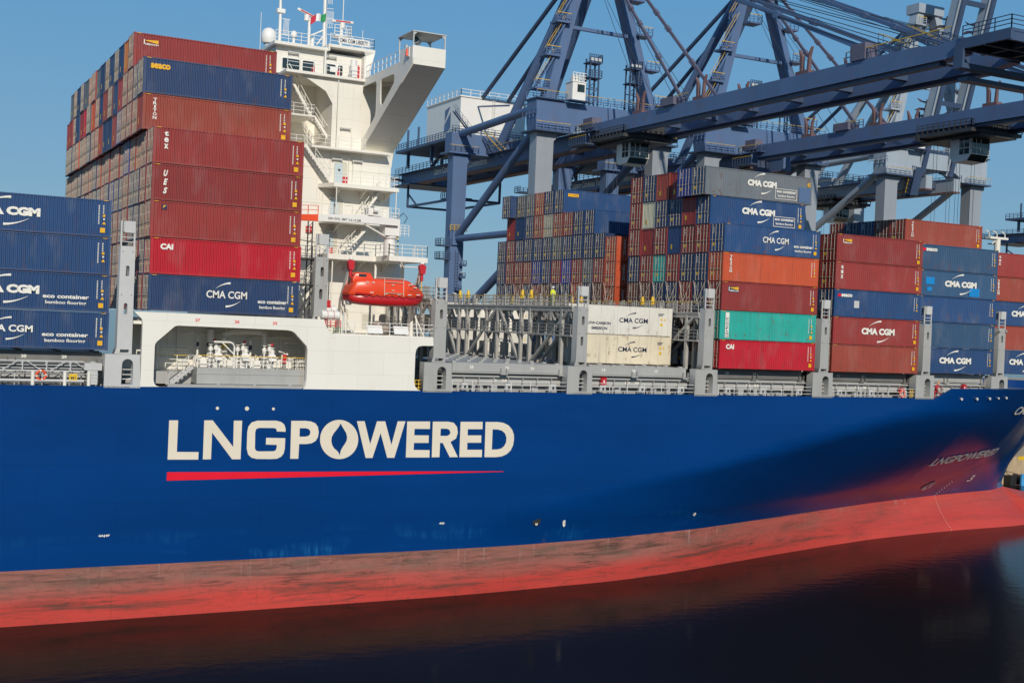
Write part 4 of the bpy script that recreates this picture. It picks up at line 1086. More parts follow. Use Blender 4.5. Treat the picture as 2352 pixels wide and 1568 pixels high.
# ------------------------------------------------------------------ hatch covers (lift off, so things of their own)
def hatch(x0, x1, y0, y1, label, mat_, nums=()):
    mb = MB(); mb.box(x0, x1, y0, y1, 19.8, 20.74)
    mb.box(x0 - .04, x1 + .04, y0 - .05, y0, 19.95, 20.02)
    for k in range(5):
        for yy in [y0 + .4 + j * 2.5 for j in range(int((y1 - y0) / 2.5) + 1)]:
            if yy < y1 - .3: mb.box(x0 + .15 + k * (x1 - x0 - .7) / 4, x0 + .55 + k * (x1 - x0 - .7) / 4, yy, yy + .35, 20.74, 20.86)
    o = mb.build('hatch_cover', mat_); tag(o, label, 'hatch cover', 'hatch covers between the lashing bridges')
    rb = MB()
    for xx in (x0 + .42 * (x1 - x0), x1 - .5): rb.box(xx, xx + .7, y0 - .3, y0 - .055, 19.72, 19.8); rb.box(xx + .05, xx + .1, y0 - .25, y0 - .055, 19.8, 20.3); rb.box(xx + .6, xx + .65, y0 - .25, y0 - .055, 19.8, 20.3)
    rb.build('rest_bracket', mat_, o)
    if nums:
        t = MB()
        for s, xx in nums: text_into(t, s, xx, xx + .38, 20.22, 20.48, y0 - .012, bold=.04)
        t.build('bay_number', M['letter_white'], o)
    return o
hatch(4.0, 16.0, 1.0, 12.8, 'dark grey hatch cover under the blue containers, above the stowed gangway', M['deck_grey'], (('30', 10.1), ('29', 13.0)))
for k, lab in enumerate(('empty grey hatch cover with three white numbers, nearest the ship side', 'empty grey hatch cover behind the numbered one', 'third empty grey hatch cover from the ship side', 'empty grey hatch cover farthest from the ship side')):
    hatch(46.0, 57.3, .95 + k * 12.4, 13.2 + k * 12.4, lab, M['ship_grey'], (('23', 47.7), ('22', 51.3), ('21', 53.9)) if k == 0 else ())
hatch(60.2, 71.3, .95, 13.2, 'grey hatch cover carrying the two white containers', M['ship_grey'], (('19', 61.6), ('18', 65.0), ('17', 67.6)))
hatch(60.2, 71.3, 13.4, 25.6, 'bare grey hatch cover behind the two white containers', M['ship_grey'])
hatch(60.2, 71.3, 25.8, 38, 'grey hatch cover under the far white containers', M['ship_grey'])
hatch(74.9, 86.2, 1.3, 13.2, 'dark hatch cover under the bright red container', M['deck_grey'], (('15', 76.4), ('14', 79.9)))
hatch(89.4, 100.9, 1.3, 13.2, 'dark hatch cover under the plain rust red container', M['deck_grey'], (('11', 91), ('10', 94.5)))
hatch(104.3, 115.3, 3.6, 13.2, 'grey hatch cover nearest the bow under blue containers', M['ship_grey'], (('07', 106),))

# ------------------------------------------------------------------ accommodation tower
z2 = Zm(600, 0, 3.92); zs = Zm(740, 320, 4.9); z3a = Zm(600, 380, 2.613)
sup = MB()
sup.box(31.2, 43.6, 11.7, 40, 29.6, 39.9); sup.box(31.2, 45.1, 11.7, 40, 18.1, 29.6)                     # main block
sup.box(37.6, 40.56, 12.0, 40, 39.9, 46.55)                   # casing under the bridge
sup.box(31.0, 37.6, 17.2, 40, 39.9, 46.55)                    # recessed wall behind the stairs
sup.box(30.8, 37.6, 11.6, 17.2, 39.7, 39.92)                  # open decks of the recess
sup.box(30.8, 36.2, 12.6, 17.2, 42.85, 43.0)
sup.box(40.56, 43.6, 12.6, 40, 39.9, 46.8)
sup.prism([(37.6, 12.0, 46.5), (34.4, 12.0, 46.5), (35.2, 12.0, 46.2), (36.9, 12.0, 45.3), (37.6, 12.0, 44.2)], (0, .12, 0))
sup.box(32.9, 43.6, 11.5, 40, 46.55, 46.8)                    # bridge deck
T = sup.build('superstructure', M['ship_white'], ship)
pf = MB()
pf.box(37.2, 43.6, 9.4, 11.7, 36.25, 36.62); pf.prism([(37.2, 9.4, 36.25), (36.4, 11.7, 36.25), (37.2, 11.7, 36.25)], (0, 0, .37))
pf.box(36.6, 43.6, 9.2, 11.7, 32.95, 33.25); pf.box(36.4, 44.7, 8.0, 11.7, 29.55, 30.02); pf.box(41.0, 44.75, 4.6, 8.0, 29.55, 30.02)
pf.box(35.2, 43.0, 10.3, 11.7, 39.75, 39.95)
pf.box(33.7, 44.0, .25, 11.7, 22.75, 22.9)
for xx in (38, 40.5, 43): 
    for z in (36.25, 32.95, 29.55): pf.prism([(xx, 9.6, z), (xx, 11.7, z), (xx, 11.7, z - .8)], (.08, 0, 0))
pf.tube([(42.2, 4.7, 29.5), (42.5, 4.9, 29.1), (44.4, 4.9, 29.1), (44.7, 5, 29.5)], .06, 6)
pf.tube([(37.5, 9.5, 36.2), (37.5, 9.5, 33.2)], .05, 6); pf.tube([(43.4, 9.5, 36.2), (43.4, 9.5, 33.2)], .05, 6)
pf.tube([(37.0, 8.4, 29.5), (37.0, 8.4, 22.9)], .07, 6); pf.tube([(41.2, 8.4, 29.5), (41.2, 8.4, 22.9)], .12, 8); pf.tube([(43.9, 8.4, 29.5), (43.9, 8.4, 22.9)], .16, 8)
pf.build('side_platform', M['ship_white'], T)
rl = MB()
rl.rail([(37.25, 9.45, 36.62), (43.55, 9.45, 36.62), (43.55, 11.6, 36.62)], 1.0, 3, 1.2, .022)
rl.rail([(36.7, 9.25, 33.25), (43.55, 9.25, 33.25), (43.55, 11.6, 33.25)], 1.0, 3, 1.2, .022)
rl.rail([(36.5, 8.05, 30.02), (41.0, 8.05, 30.02), (41.0, 4.65, 30.02), (44.7, 4.65, 30.02), (44.7, 8, 30.02)], 1.05, 3, 1.1, .026)
rl.rail([(35.2, 10.35, 39.95), (40.4, 10.35, 39.95)], 1.0, 3, 1.2, .022); rl.rail([(31, 11.7, 39.92), (35.2, 11.7, 39.92)], 1.0, 3, 1.1, .022)
rl.rail([(31, 12.65, 43.0), (36.15, 12.65, 43.0), (36.15, 17, 43.0)], 1.0, 3, 1.1, .022)
rl.rail([(33.0, 11.55, 46.8), (40.5, 11.55, 46.8)], 1.1, 3, 1.2, .024)
rl.rail([(32.3, 13.3, 49.6), (37.2, 13.3, 49.6)], 1.0, 3, 1.1, .026); rl.rail([(37.5, 13.1, 49.98), (41.9, 13.1, 49.98), (41.9, 20, 49.98)], 1.0, 3, 1.1, .026)
rl.rail([(35.4, .35, 22.9), (43.9, .35, 22.9)], 1.05, 3, 1.0, .026)
rl.rail([(40.62, 3.2, 46.95), (40.62, 11.4, 46.95)], 1.05, 2, 1.0, .03)
rl.build('ship_railing', M['white'], T)
s1 = MB().stair((37.3, 10.4, 36.62), (34.6, 10.4, 39.95), (0, .8, 0)).stair((38.6, 13.2, 39.92), (36.3, 13.2, 43.0), (0, .9, 0)) 
s1.stair((35.9, 13.0, 43.0), (33.6, 13.0, 46.6), (0, .8, 0)).stair((40.0, 10.4, 33.25), (42.2, 10.4, 36.4), (0, .8, 0)).stair((38.5, 10.2, 30.02), (41.2, 10.2, 33.1), (0, .8, 0)).stair((34.6, 10.0, 26.6), (37.2, 10.0, 29.9), (0, .8, 0)).stair((34.4, 9.6, 23), (36.6, 9.6, 26.4), (0, .8, 0))
s1.box(33.6, 35.0, 9.4, 11.7, 26.4, 26.6)
s1.build('outside_stair', M['ship_white'], T)
# rounded door recesses
def rrect(x0, x1, z0, z1, r=.3, n=5):
    o = []
    for cx, cz, a in ((x1 - r, z1 - r, 0), (x0 + r, z1 - r, 90), (x0 + r, z0 + r, 180), (x1 - r, z0 + r, 270)):
        for k in range(n + 1): o.append((cx + r * cos(R(a + 90 * k / n)), cz + r * sin(R(a + 90 * k / n))))
    return o
M['door_blue'] = mat('pale_blue_door', (.50, .60, .64), .45, var=.05)
M['recess'] = mat('cream_grey_recess', (.60, .58, .48), .5, var=.05)
for x0, z0 in ((37.9, 36.75), (37.6, 33.4), (37.2, 30.15), (38.6, 23.05)):
    fr = side_plate('door_frame', [rrect(x0 - .06, x0 + 1.36, z0 - .05, z0 + 2.12, .34), rrect(x0, x0 + 1.3, z0, z0 + 2.06, .3)], 11.62, .08, M['ship_white'], T)
    side_plate('door_recess', [rrect(x0, x0 + 1.3, z0, z0 + 2.06, .3)], 11.66, .03, M['recess'], T)
    dr = side_plate('door', [rrect(x0 + .05, x0 + .85, z0 + .08, z0 + 1.95, .2)], 11.63, .03, M['door_blue'], T)
    MB().tube([(x0 + .5, 11.60, z0 + 1.3), (x0 + .5, 11.63, z0 + 1.3)], .12, 12).build('porthole', M['dark'], dr)
for x0, x1, z0, z1, k in ((38.75, 39.25, 36.75, 37.45, 0), (38.8, 39.3, 33.35, 33.75, 0), (37.55, 38.05, 29.95, 30.75, 0), (35.4, 36.0, 32.0, 32.6, 0), (39.5, 40.5, 27.9, 28.6, 0)):
    fb = MB().box(x0, x1, 11.5, 11.7, z0, z1).build('fire_box', M['red'], T)
    MB().box((x0 + x1) / 2 - .02, (x0 + x1) / 2 + .02, 11.48, 11.5, z0, z1).box(x0, x1, 11.485, 11.499, (z0 + z1) / 2, (z0 + z1) / 2 + .04).build('white_cross', M['white'], fb)
lm = MB()
for x, z in ((38.1, 39.0), (40.1, 39.0), (38.0, 35.4), (42.0, 35.4), (37.8, 32.3), (38.9, 42.0), (34.2, 48.8), (37.9, 48.9), (39.6, 28.9)):
    yy = 11.45 if z < 40 else 11.75 if z < 46 else 13.7
    lm.tube([(x - .45, yy, z), (x + .45, yy, z)], .09, 8); lm.box(x - .5, x - .42, yy - .1, yy + .2, z - .1, z + .1); lm.box(x + .42, x + .5, yy - .1, yy + .2, z - .1, z + .1)
lm.build('deck_lamp', M['light_grey'], T)
pi_ = MB()
pi_.tube([(38.0, 11.6, 46.4), (38.0, 11.6, 40.2), (38.1, 11.55, 39.8), (39.6, 11.55, 39.65), (39.75, 11.55, 39.4), (39.7, 11.55, 36.7)], .05, 6)
pi_.tube([(38.1, 11.55, 39.35), (39.2, 11.55, 39.35), (39.3, 11.55, 39.1), (39.3, 11.55, 37.4)], .04, 6); pi_.tube([(36.9, 11.6, 36), (36.8, 11.6, 31)], .05, 6); pi_.tube([(33.5, 11.6, 31.5), (36.3, 11.6, 31.2), (36.4, 11.6, 30)], .05, 6)
pi_.build('wall_pipe', M['ship_white'], T)

side_plate('open_doorway', [rrect(43.0, 44.15, 22.95, 24.75, .3)], 11.66, .03, M['dark'], T)
side_plate('door_panel', [rrect(41.3, 42.2, 23.3, 24.7, .1)], 11.66, .03, M['recess'], T)
pn = MB()
for z in (24.8, 26.5, 31.5, 34.8, 38.1): pn.box(31.2, 43.55 if z > 29 else 45.05, 11.675, 11.695, z, z + .03)
for x in (33.9, 36.3, 40.6, 42.4): pn.box(x, x + .02, 11.68, 11.695, 30, 39.7)
pn.build('weld_seam', M['recess'], T)
# bridge house, roof, windows
wh = MB(); wh.box(32.6, 41.2, 14, 37, 46.8, 49.3); wh.box(41.0, 41.12, 13.2, 14, 46.8, 49.3)
wh.box(32.2, 37.35, 13.2, 38, 49.32, 49.6); wh.box(37.35, 42.0, 13.0, 38, 49.7, 49.98); wh.box(37.35, 37.5, 13.0, 38, 49.32, 49.7)
wh.prism([(41.0, 13.2, 46.8), (41.55, 13.2, 47.3), (42.0, 13.0, 49.7), (40.9, 13.0, 49.7), (41.15, 13.2, 49.3), (41.1, 13.2, 48.0)], (0, .15, 0))
wh.bar((37.1, 13.15, 46.8), (37.1, 13.15, 49.4), .16)
wheel = wh.build('wheelhouse', M['ship_white'], ship)
for x0, x1 in ((33.15, 34.95), (35.1, 36.4), (37.3, 38.5), (38.6, 39.2)):
    fr = side_plate('window', [rrect(x0, x1, 47.2, 48.32, .16), rrect(x0 + .07, x1 - .07, 47.27, 48.25, .12)], 13.93, .08, M['white'], wheel)
    side_plate('pane', [rrect(x0 + .07, x1 - .07, 47.27, 48.25, .12)], 13.97, .02, M['glass'], fr)
side_plate('wheelhouse_door', [rrect(40.3, 40.85, 47, 48.5, .1)], 13.95, .04, M['red'], wheel)
MB().box(37.55, 38.25, 12.9, 13.0, 47.35, 47.85).box(39.4, 40.0, 12.2, 12.9, 47.0, 48.1).tube([(39.7, 12.5, 47.9), (39.7, 12.5, 48.6)], .3, 12).build('bridge_locker', M['white'], wheel)
MB().box(35.6, 35.85, 12.3, 12.5, 46.85, 47.5).box(38.6, 38.85, 13.85, 13.95, 47.3, 47.8).build('red_box', M['red'], wheel)

# bridge wing reaching to the ship's side
wl = [[(0, 47.95), (2.9, 48.0), (2.85, 47.0), (12.6, 46.85), (12.6, 39.95), (12.0, 40.0), (11.2, 40.35), (0, 46.35)],
      [(4.35, 46.15), (4.05, 45.9), (4.1, 45.35), (6.7, 43.75), (7.05, 43.75), (7.3, 44.0), (7.45, 45.9), (7.1, 46.15)],
      [(8.75, 46.2), (8.45, 45.9), (8.4, 43.4), (8.6, 42.9), (11.0, 41.5), (11.8, 41.2), (12.25, 41.4), (12.4, 42), (12.4, 45.6), (12.0, 46.15)]]
end_plate('bridge_wing', wl, 40.56, .1, M['ship_white'], ship)
wg = MB()
def q4(a, b, c, d): wg.add([a, b, c, d], [(0, 1, 2, 3)])
wg.box(40.66, 43.66, 0, .1, 46.35, 47.95); wg.box(40.66, 43.56, .1, 12.6, 46.82, 46.95)
wg.box(43.56, 43.66, .1, 2.9, 46.95, 47.95); wg.box(40.66, 43.56, 2.8, 2.9, 46.95, 47.98)
prof = [(0.0, 46.352), (11.0, 40.45), (11.45, 40.15), (11.62, 39.6), (11.68, 38.8)]
wg.prism([(40.565, y, z) for y, z in prof] + [(40.565, y + .12, z + .1) for y, z in reversed(prof)], (3.09, 0, 0))
wg.add([(43.66, 0, 46.35), (43.66, 0, 47.95), (43.66, 2.9, 47.95), (43.66, 2.9, 46.95), (43.66, 12.6, 46.9), (43.66, 12.6, 39.6), (43.66, 11.7, 39.2), (43.66, 11.2, 40.3)], [tuple(range(8))])
wg.build('wing_box', M['ship_white'], ship)
cn = MB()
for x, y in ((40.62, .08), (43.58, .08), (40.62, 3.3), (43.58, 3.3)):
    cn.bar((x, y, 47.9), (x, y, 49.15), .1)
    cn.prism([(x, y, 49.15), (x + (.35 if x < 42 else -.35), y, 49.15), (x, y, 48.8)], (0, .04, 0))
cn.add([(40.5, 0, 49.16), (43.7, 0, 49.16), (43.7, 3.5, 49.16), (40.5, 3.5, 49.16), (40.5, 0, 49.24), (43.7, 0, 49.24), (43.7, 3.5, 49.24), (40.5, 3.5, 49.24)], [(3, 2, 1, 0), (4, 5, 6, 7), (0, 1, 5, 4), (1, 2, 6, 5), (2, 3, 7, 6), (3, 0, 4, 7)])
cn.build('wing_canopy', M['light_grey'], ship)
sp = MB(); sp.tube([(41.3, 1.2, 48.75), (41.75, 1.8, 48.7)], .3, 14); sp.tube([(41.5, 1.5, 48.1), (41.5, 1.5, 48.5)], .07, 8); sp.box(40.7, 40.9, 2.0, 2.3, 48.0, 48.35); sp.build('searchlight', M['light_grey'], ship)
MB().tube([(41.28, 1.17, 48.753), (41.31, 1.21, 48.75)], .25, 14).build('searchlight_glass', M['glass'], ship)
MB().box(40.43, 40.5, .55, 1.25, 47.05, 47.9).build('buoy_board', M['white'], ship)
MB().tube([(40.38, .9, 47.15), (40.38, .9, 47.75)], .13, 8, r2=.07).build('smoke_float', M['orange'], ship)
wn = end_plate('window', [rrect(9.6, 11.2, 43.0, 44.2, .15)], 43.5, .04, M['glass'], T)

# masts, domes and radar on the roof
ms = MB()
ms.tube([(35.2, 22, 49.6), (35.2, 22, 53.2), (35.1, 22, 58)], .2, 8, r2=.12); ms.box(34.8, 35.6, 21.7, 22.3, 54.3, 54.7)
ms.tube([(35.2, 22, 49.8), (35.3, 22, 51.4)], .34, 8, r2=.2)
for k in range(5): ms.bar((35.55 + k * .12, 22, 52.2), (35.6 + k * .12, 22, 53.8), .04)
ms.bar((35.4, 22, 52.2), (36.2, 22, 52.2), .05); ms.bar((35.4, 22, 53.8), (36.2, 22, 53.8), .05)
ms.tube([(39.9, 22, 49.9), (39.75, 22, 58)], .26, 10, r2=.18); ms.tube([(38.2, 21.5, 52.4), (39.8, 22, 53.3)], .1, 6); ms.tube([(38.9, 21.5, 51.6), (39.8, 22, 52.8)], .08, 6)
for z in (52.9, 53.6, 54.5, 55.5): ms.bar((39.8, 22, z), (40.7, 22, z + .05), .05)
for k in range(6): ms.bar((40.1 + k * .12, 22, 53.7 + (k % 2) * .3), (40.1 + k * .12, 22, 55.3), .04)
for k in range(4): ms.bar((40.1 + k * .14, 22, 56.0), (40.1 + k * .14, 22, 57.5), .04)
ms.tube([(38.25, 22, 49.6), (38.2, 22, 54.3)], .16, 8); ms.tube([(38.6, 22, 49.6), (38.6, 22, 52.3)], .2, 8)
ms.tube([(41.6, 22, 50), (41.6, 22, 54.2)], .16, 8); ms.lathe([(.0, .0), (.85, .1), (.95, .3), (0, .32)], (41.6, 22, 52.6), 16)
ms.rail([(40.7, 21.4, 52.9), (42.5, 21.4, 52.9), (42.5, 22.6, 52.9)], 1.0, 3, .6, .03); ms.tube([(41.7, 21.9, 53), (41.7, 21.9, 57.5)], .05, 6)
for x, z0, z1 in ((33.7, 50, 53.6), (43.0, 50.5, 53.6), (44.2, 50.5, 53.4), (42.0, 49.9, 52)): ms.tube([(x - 1, 20, z0 - .3), (x - 1, 20, z1)], .03, 5)
mast = ms.build('signal_mast', M['white'], ship)
for (x, r, z) in ((34.1, .76, 51.15), (36.65, .33, 52.1)):
    d = MB(); d.lathe([(r * .75, -.02), (r * .95, .12), (r, r * .9), (r * .93, r * 1.35), (r * .7, r * 1.75), (r * .35, r * 1.97), (0, r * 2.03)], (x, 22, z), 20); d.tube([(x, 22, 49.6), (x, 22, z)], r * .45, 10)
    d.build('radome', M['white'], ship)
for x0, x1, z0, z1 in ((36.9, 38.95, 55.0, 54.3), (40.6, 42.8, 54.35, 54.45)):
    rd = MB(); rd.bar((x0, 21.9, z0), (x1, 21.9, z1), .2, .22); xm = (x0 + x1) / 2 ; rd.tube([(xm, 22, (z0 + z1) / 2 - .7), (xm, 22, (z0 + z1) / 2 - .1)], .28, 10)
    ro = rd.build('radar_scanner', M['white'], ship)
    MB().bar((x0 + .3, 21.78, z0 + (z1 - z0) * .15), (x1 - .3, 21.78, z1 - (z1 - z0) * .15), .02, .12).build('scanner_stripe', M['red'], ro)
sg = MB().box(38.3, 41.4, 13.02, 13.07, 50.15, 50.78).build('name_board', M['white'], ship)
t = MB(); text_into(t, 'CMA CGM LIBERTY', 38.42, 41.25, 50.28, 50.66, 13.01, bold=.02); t.build('board_lettering', M['letter_navy'], sg)
# courtesy flag: hangs from the halyard
fg = MB(); n = 12
for band, (a, b) in enumerate(((0, 1 / 3), (1 / 3, 2 / 3), (2 / 3, 1))):
    V = []; 
    for i in range(5):
        tt = a + (b - a) * i / 4
        for k in (0, 1): V.append((39.75 - tt * 1.55 + k * .05, 21.6 + .14 * sin(tt * 9), 54.95 - tt * .55 - (1 - k) * .75 - .1 * sin(tt * 8)))
    fg.add(V, [(2 * i, 2 * i + 2, 2 * i + 3, 2 * i + 1) for i in range(4)], band, True)
flag = fg.build('courtesy_flag', [mat('flag_green', (.02, .28, .10), .8), M['white'], mat('flag_red', (.6, .03, .06), .8)]); tag(flag, 'green white and red flag flying beside the mast', 'flag')
MB().tube([(39.8, 21.6, 50), (39.8, 21.6, 57)], .012, 4).build('halyard', M['cable'], flag)

# provision crane on its pedestal
pc = empty('provision_crane', (0, 0, 0)); tag(pc, 'white jib crane with an orange boom tip folded against the bridge tower', 'crane')
jb = MB(); jb.prism([(34.1, 4.2, 32.55), (34.1, 4.2, 33.15), (38.4, 4.2, 33.45), (41.6, 4.2, 33.3), (41.6, 4.2, 32.7), (38.4, 4.2, 32.7)], (0, .7, 0)); jb.rail([(34.1, 4.3, 33.2), (38.3, 4.3, 33.45)], .7, 2, 1.2, .022)
jib = jb.build('jib', M['white'], pc)
jb = MB(); jb.prism([(32.2, 4.25, 32.5), (32.2, 4.25, 33.0), (34.1, 4.25, 33.14), (34.1, 4.25, 32.56)], (0, .6, 0)); jb.rail([(32.3, 4.3, 33.05), (34.1, 4.3, 33.15)], .75, 2, .9, .03); jb.build('jib_tip', M['orange'], jib)
t = MB(); text_into(t, 'SSN SWL 3MT 3.6-10.2M', 35.0, 38.0, 32.76, 32.98, 4.19, bold=.02); t.build('load_lettering', M['dark'], jib)
pd = MB(); pd.tube([(41.3, 5.4, 30.02), (41.3, 5.4, 31.6)], .55, 16); pd.lathe([(.55, 0), (.75, .1), (.75, .3), (.5, .4)], (41.3, 5.4, 31.5), 16); pd.box(40.5, 41.9, 4.6, 6, 31.8, 33.3); pd.box(38.7, 39.9, 4.2, 5.2, 33.35, 34.1)
pd.tube([(38.5, 4.5, 32.6), (40.6, 4.8, 31.7)], .09, 8); pd.rail([(41.9, 4.4, 31.8), (42.7, 4.4, 31.8)], 1.0, 4, .4, .025); pd.tube([(39.1, 4.1, 33.9), (39.5, 4.1, 33.9)], .25, 12); pd.rail([(38.5, 4.2, 33.4), (41.6, 4.2, 33.3)], .9, 2, .8, .022)
pd.build('slewing_column', M['white'], pc)
MB().tube([(41.7, 4.7, 33.4), (42.2, 4.6, 33.9), (42.6, 4.6, 33.5), (42.3, 4.6, 33.0)], .04, 6).build('hydraulic_hose', M['black'], pc)
ld = MB()
for k in range(14): ld.box(41.75, 41.92, 4.75, 4.8, 30.1 + k * .24, 30.22 + k * .24, k % 2)
ld.build('ladder', [M['yellow'], M['black']], pc)

# ------------------------------------------------------------------ lifeboat on its davits
lbt = empty('lifeboat', (39.55, 1.6, 25.35)); tag(lbt, 'orange enclosed lifeboat hanging in white davits beside the bridge tower', 'lifeboat')
def loft(secs, n=24, m=0):
    mb = MB(); V = []
    for x, hw, z0, z1, e in secs:
        for k in range(n):
            a = 2 * pi * k / n; c, s = cos(a), sin(a)
            V.append((x, hw * math.copysign(abs(c) ** e, c), (z0 + z1) / 2 + (z1 - z0) / 2 * math.copysign(abs(s) ** e, s)))
    F = [(i * n + j, i * n + (j + 1) % n, (i + 1) * n + (j + 1) % n, (i + 1) * n + j) for i in range(len(secs) - 1) for j in range(n)]
    mb.add(V, F, m, True); mb.add(V[:n], [tuple(range(n))[::-1]], m); mb.add(V[-n:], [tuple(range(n))], m); return mb
M['boat_red'] = mat('deep_red_hull_gelcoat', (.50, .014, .018), .3, var=.05)
M['boat_orange'] = mat('orange_gelcoat', (.86, .075, .022), .33, var=.05, dirt=(.6, .2, .12), dirt_amt=.3)
loft([(-3.55, .85, .5, 1.05, .5), (-3.2, 1.15, .2, 1.1, .5), (-2.0, 1.36, .08, 1.12, .5), (0, 1.42, .04, 1.12, .5), (1.6, 1.38, .08, 1.12, .5), (2.7, 1.05, .2, 1.12, .6), (3.25, .62, .5, 1.12, .7), (3.5, .22, .75, 1.1, .8)]).build('boat_hull', M['boat_red'], lbt)
loft([(-3.62, .9, .92, 1.1, .4), (-3.4, 1.22, .8, 1.7, .5), (-3.05, 1.36, .72, 2.3, .42), (-1.4, 1.42, .7, 2.42, .42), (1.5, 1.42, .7, 2.42, .42), (1.75, 1.36, .7, 2.38, .42), (2.5, 1.12, .78, 2.02, .5), (3.2, .68, .9, 1.6, .6), (3.55, .25, 1.0, 1.25, .7)]).build('canopy', M['boat_orange'], lbt)
kn = loft([(-3.25, .7, 2.0, 2.35, .3), (-3.0, .78, 1.9, 2.86, .3), (-1.65, .78, 1.9, 2.9, .3), (-1.4, .74, 1.9, 2.4, .3)]).build('steering_cupola', M['boat_orange'], lbt)
MB().box(-2.75, -2.05, -.785, -.72, 2.48, 2.72).box(-3.16, -3.1, -.5, .5, 2.4, 2.68).build('cupola_window', M['glass'], kn)
hd = MB(); hd.prism([(-.55, -1.44, 1.25), (1.05, -1.44, 1.25), (1.05, -1.40, 2.1), (-.55, -1.40, 2.1)], (0, .06, 0)); hd.build('side_hatch', M['boat_orange'], lbt)
hk = MB()
for x in (-3.25, 3.05): hk.box(x - .1, x + .1, -.12, .12, 1.6, 2.55 if x < 0 else 2.1); hk.tube([(x, 0, 2.0), (x, 0, 2.7)], .06, 6)
hk.build('release_hook', M['dark'], lbt)
bx = MB()
for x in (-.62, 1.14): bx.bar((x, -1.5, .95), (x, -1.38, 2.42), .06); bx.bar((x, -1.38, 2.42), (x, -.9, 2.5), .06)
for z in (1.2, 2.15): bx.bar((-.56, -1.5, z), (1.08, -1.5, z), .045)
bx.box(.0, .25, -1.51, -1.46, 1.85, 1.95); bx.box(.05, .3, -1.51, -1.46, 1.4, 1.48)
for x in (-2.3, -1.75, 1.75): bx.box(x, x + .22, -1.46, -1.3, 1.95, 2.12)
bx.bar((-1.2, -1.1, 2.5), (1.4, -1.1, 2.5), .05)
bx.build('hatch_rail', mat('pale_hatch_rail', (.75, .45, .35), .5), lbt)
ru = MB().prism([(-3.2, -1.5, .98), (3.1, -.95, 1.02), (3.1, -.85, 1.1), (-3.2, -1.38, 1.1)], (0, 0, .05)); ru.build('rubbing_strake', M['boat_red'], lbt)
wv = MB()
for k in range(9):
    x = -2.6 + k * .68; pts = [(x + .68 * t / 6, -1.42 + .02 * abs(x) * .6, 1.0 - .2 * math.sin(pi * t / 6)) for t in range(7)]; wv.tube(pts, .022, 5)
wv.build('grab_line', M['black'], lbt)
tp = MB()
for x, z in ((-2.3, 1.9), (-1.3, 2.05), (-.7, 2.0), (1.4, 1.95), (2.1, 1.75), (-1.9, 1.15), (-.6, 1.1), (.6, 1.1), (1.6, 1.1), (2.4, 1.15), (.2, 2.1)): tp.box(x, x + .32, -1.46 + .1 * max(0, z - 1.5) + .05 * abs(x) * .5, -1.3, z, z + .06)
tp.build('reflective_tape', M['white'], lbt)
tx = MB(); text_into(tx, 'CMA CGM LIBERTY', 1.55, 2.75, 1.45, 1.55, -1.39, bold=.0); tx.build('boat_lettering', M['dark'], lbt)
MB().tube([(-3.5, 0, .35), (-3.1, 0, .35)], .32, 14).build('propeller_guard', M['light_grey'], lbt)
for s, xd in ((0, 36.3), (1, 42.95)):
    d = empty('boat_davit', (xd, 2.0, 22.9)); tag(d, ('white davit arm with red head at the ' + ('cupola' if s == 0 else 'pointed') + ' end of the orange lifeboat'), 'davit', 'davits of the lifeboat')
    a = MB(); a.prism([(-.12, 1.5, 0), (-.12, 2.4, 0), (-.12, 1.9, 3.0), (-.12, -.2, 6.1), (-.12, -.6, 5.8), (-.12, 1.3, 2.8)], (.24, 0, 0)); a.bar((0, 2.3, 0), (0, 1.0, 2.6), .1); a.bar((-.25, -.6, 0), (.25, 1.4, 2.5), .1); a.bar((.35, -.6, 0), (-.1, 1.4, 2.5), .1)
    a.build('arm', M['ship_white'], d)
    h = MB(); h.prism([(-.2, -.7, 5.5), (.2, -.7, 5.5), (.3, -.7, 6.2), (-.1, -.7, 6.4), (-.32, -.7, 6.2)], (0, .5, 0)); h.tube([(0, -.45, 4.9), (0, -.45, 5.6)], .14, 8); h.build('sheave_head', M['red'], d)
    f = MB(); f.tube([(0, -.4, 3.4), (0, -.45, 4.9)], .05, 6); f.build('fall_wire', M['yellow'], d)
    MB().lathe([(.0, .0), (.2, 0), (.2, .25), (0, .3)], (0, -.45, 6.3), 10).build('sheave', M['white'], d)
# life raft canisters on their rack
for k, lab in enumerate(('white ribbed life raft canister on the red and green rack, lower front one', 'white ribbed life raft canister on the red and green rack, upper rear one')):
    c = MB(); xx, yy, zz = 34.45 + k * .0, 1.1 + k * .9, 24.45 + k * .45
    c.tube([(xx - .78, yy, zz), (xx - .72, yy, zz), (xx + .72, yy, zz), (xx + .78, yy, zz)], .36, 16)
    for q_ in range(5): c.tube([(xx - .6 + q_ * .3 - .03, yy, zz), (xx - .6 + q_ * .3 + .03, yy, zz)], .385, 16)
    o = c.build('life_raft_canister', M['white']); tag(o, lab, 'life raft', 'life rafts by the lifeboat')
    MB().tube([(xx - .3, yy, zz), (xx - .27, yy, zz)], .4, 16).tube([(xx + .27, yy, zz), (xx + .3, yy, zz)], .4, 16).build('lashing_strap', M['red'], o)
rk = empty('raft_rack', (34.45, 1.1, 22.9)); tag(rk, 'red and green tubular rack under the white life raft canisters', 'rack')
a = MB(); a.rail([(-.9, -.3, .5), (.9, -.3, .5)], .6, 3, .45, .03); a.bar((-.9, -.3, .62), (.9, .9, .62), .05); a.build('cradle', M['red'], rk)
a = MB(); a.rail([(-.9, -.3, 0), (.9, -.3, 0)], .5, 2, .6, .03); a.build('stand', M['green_deck'], rk)
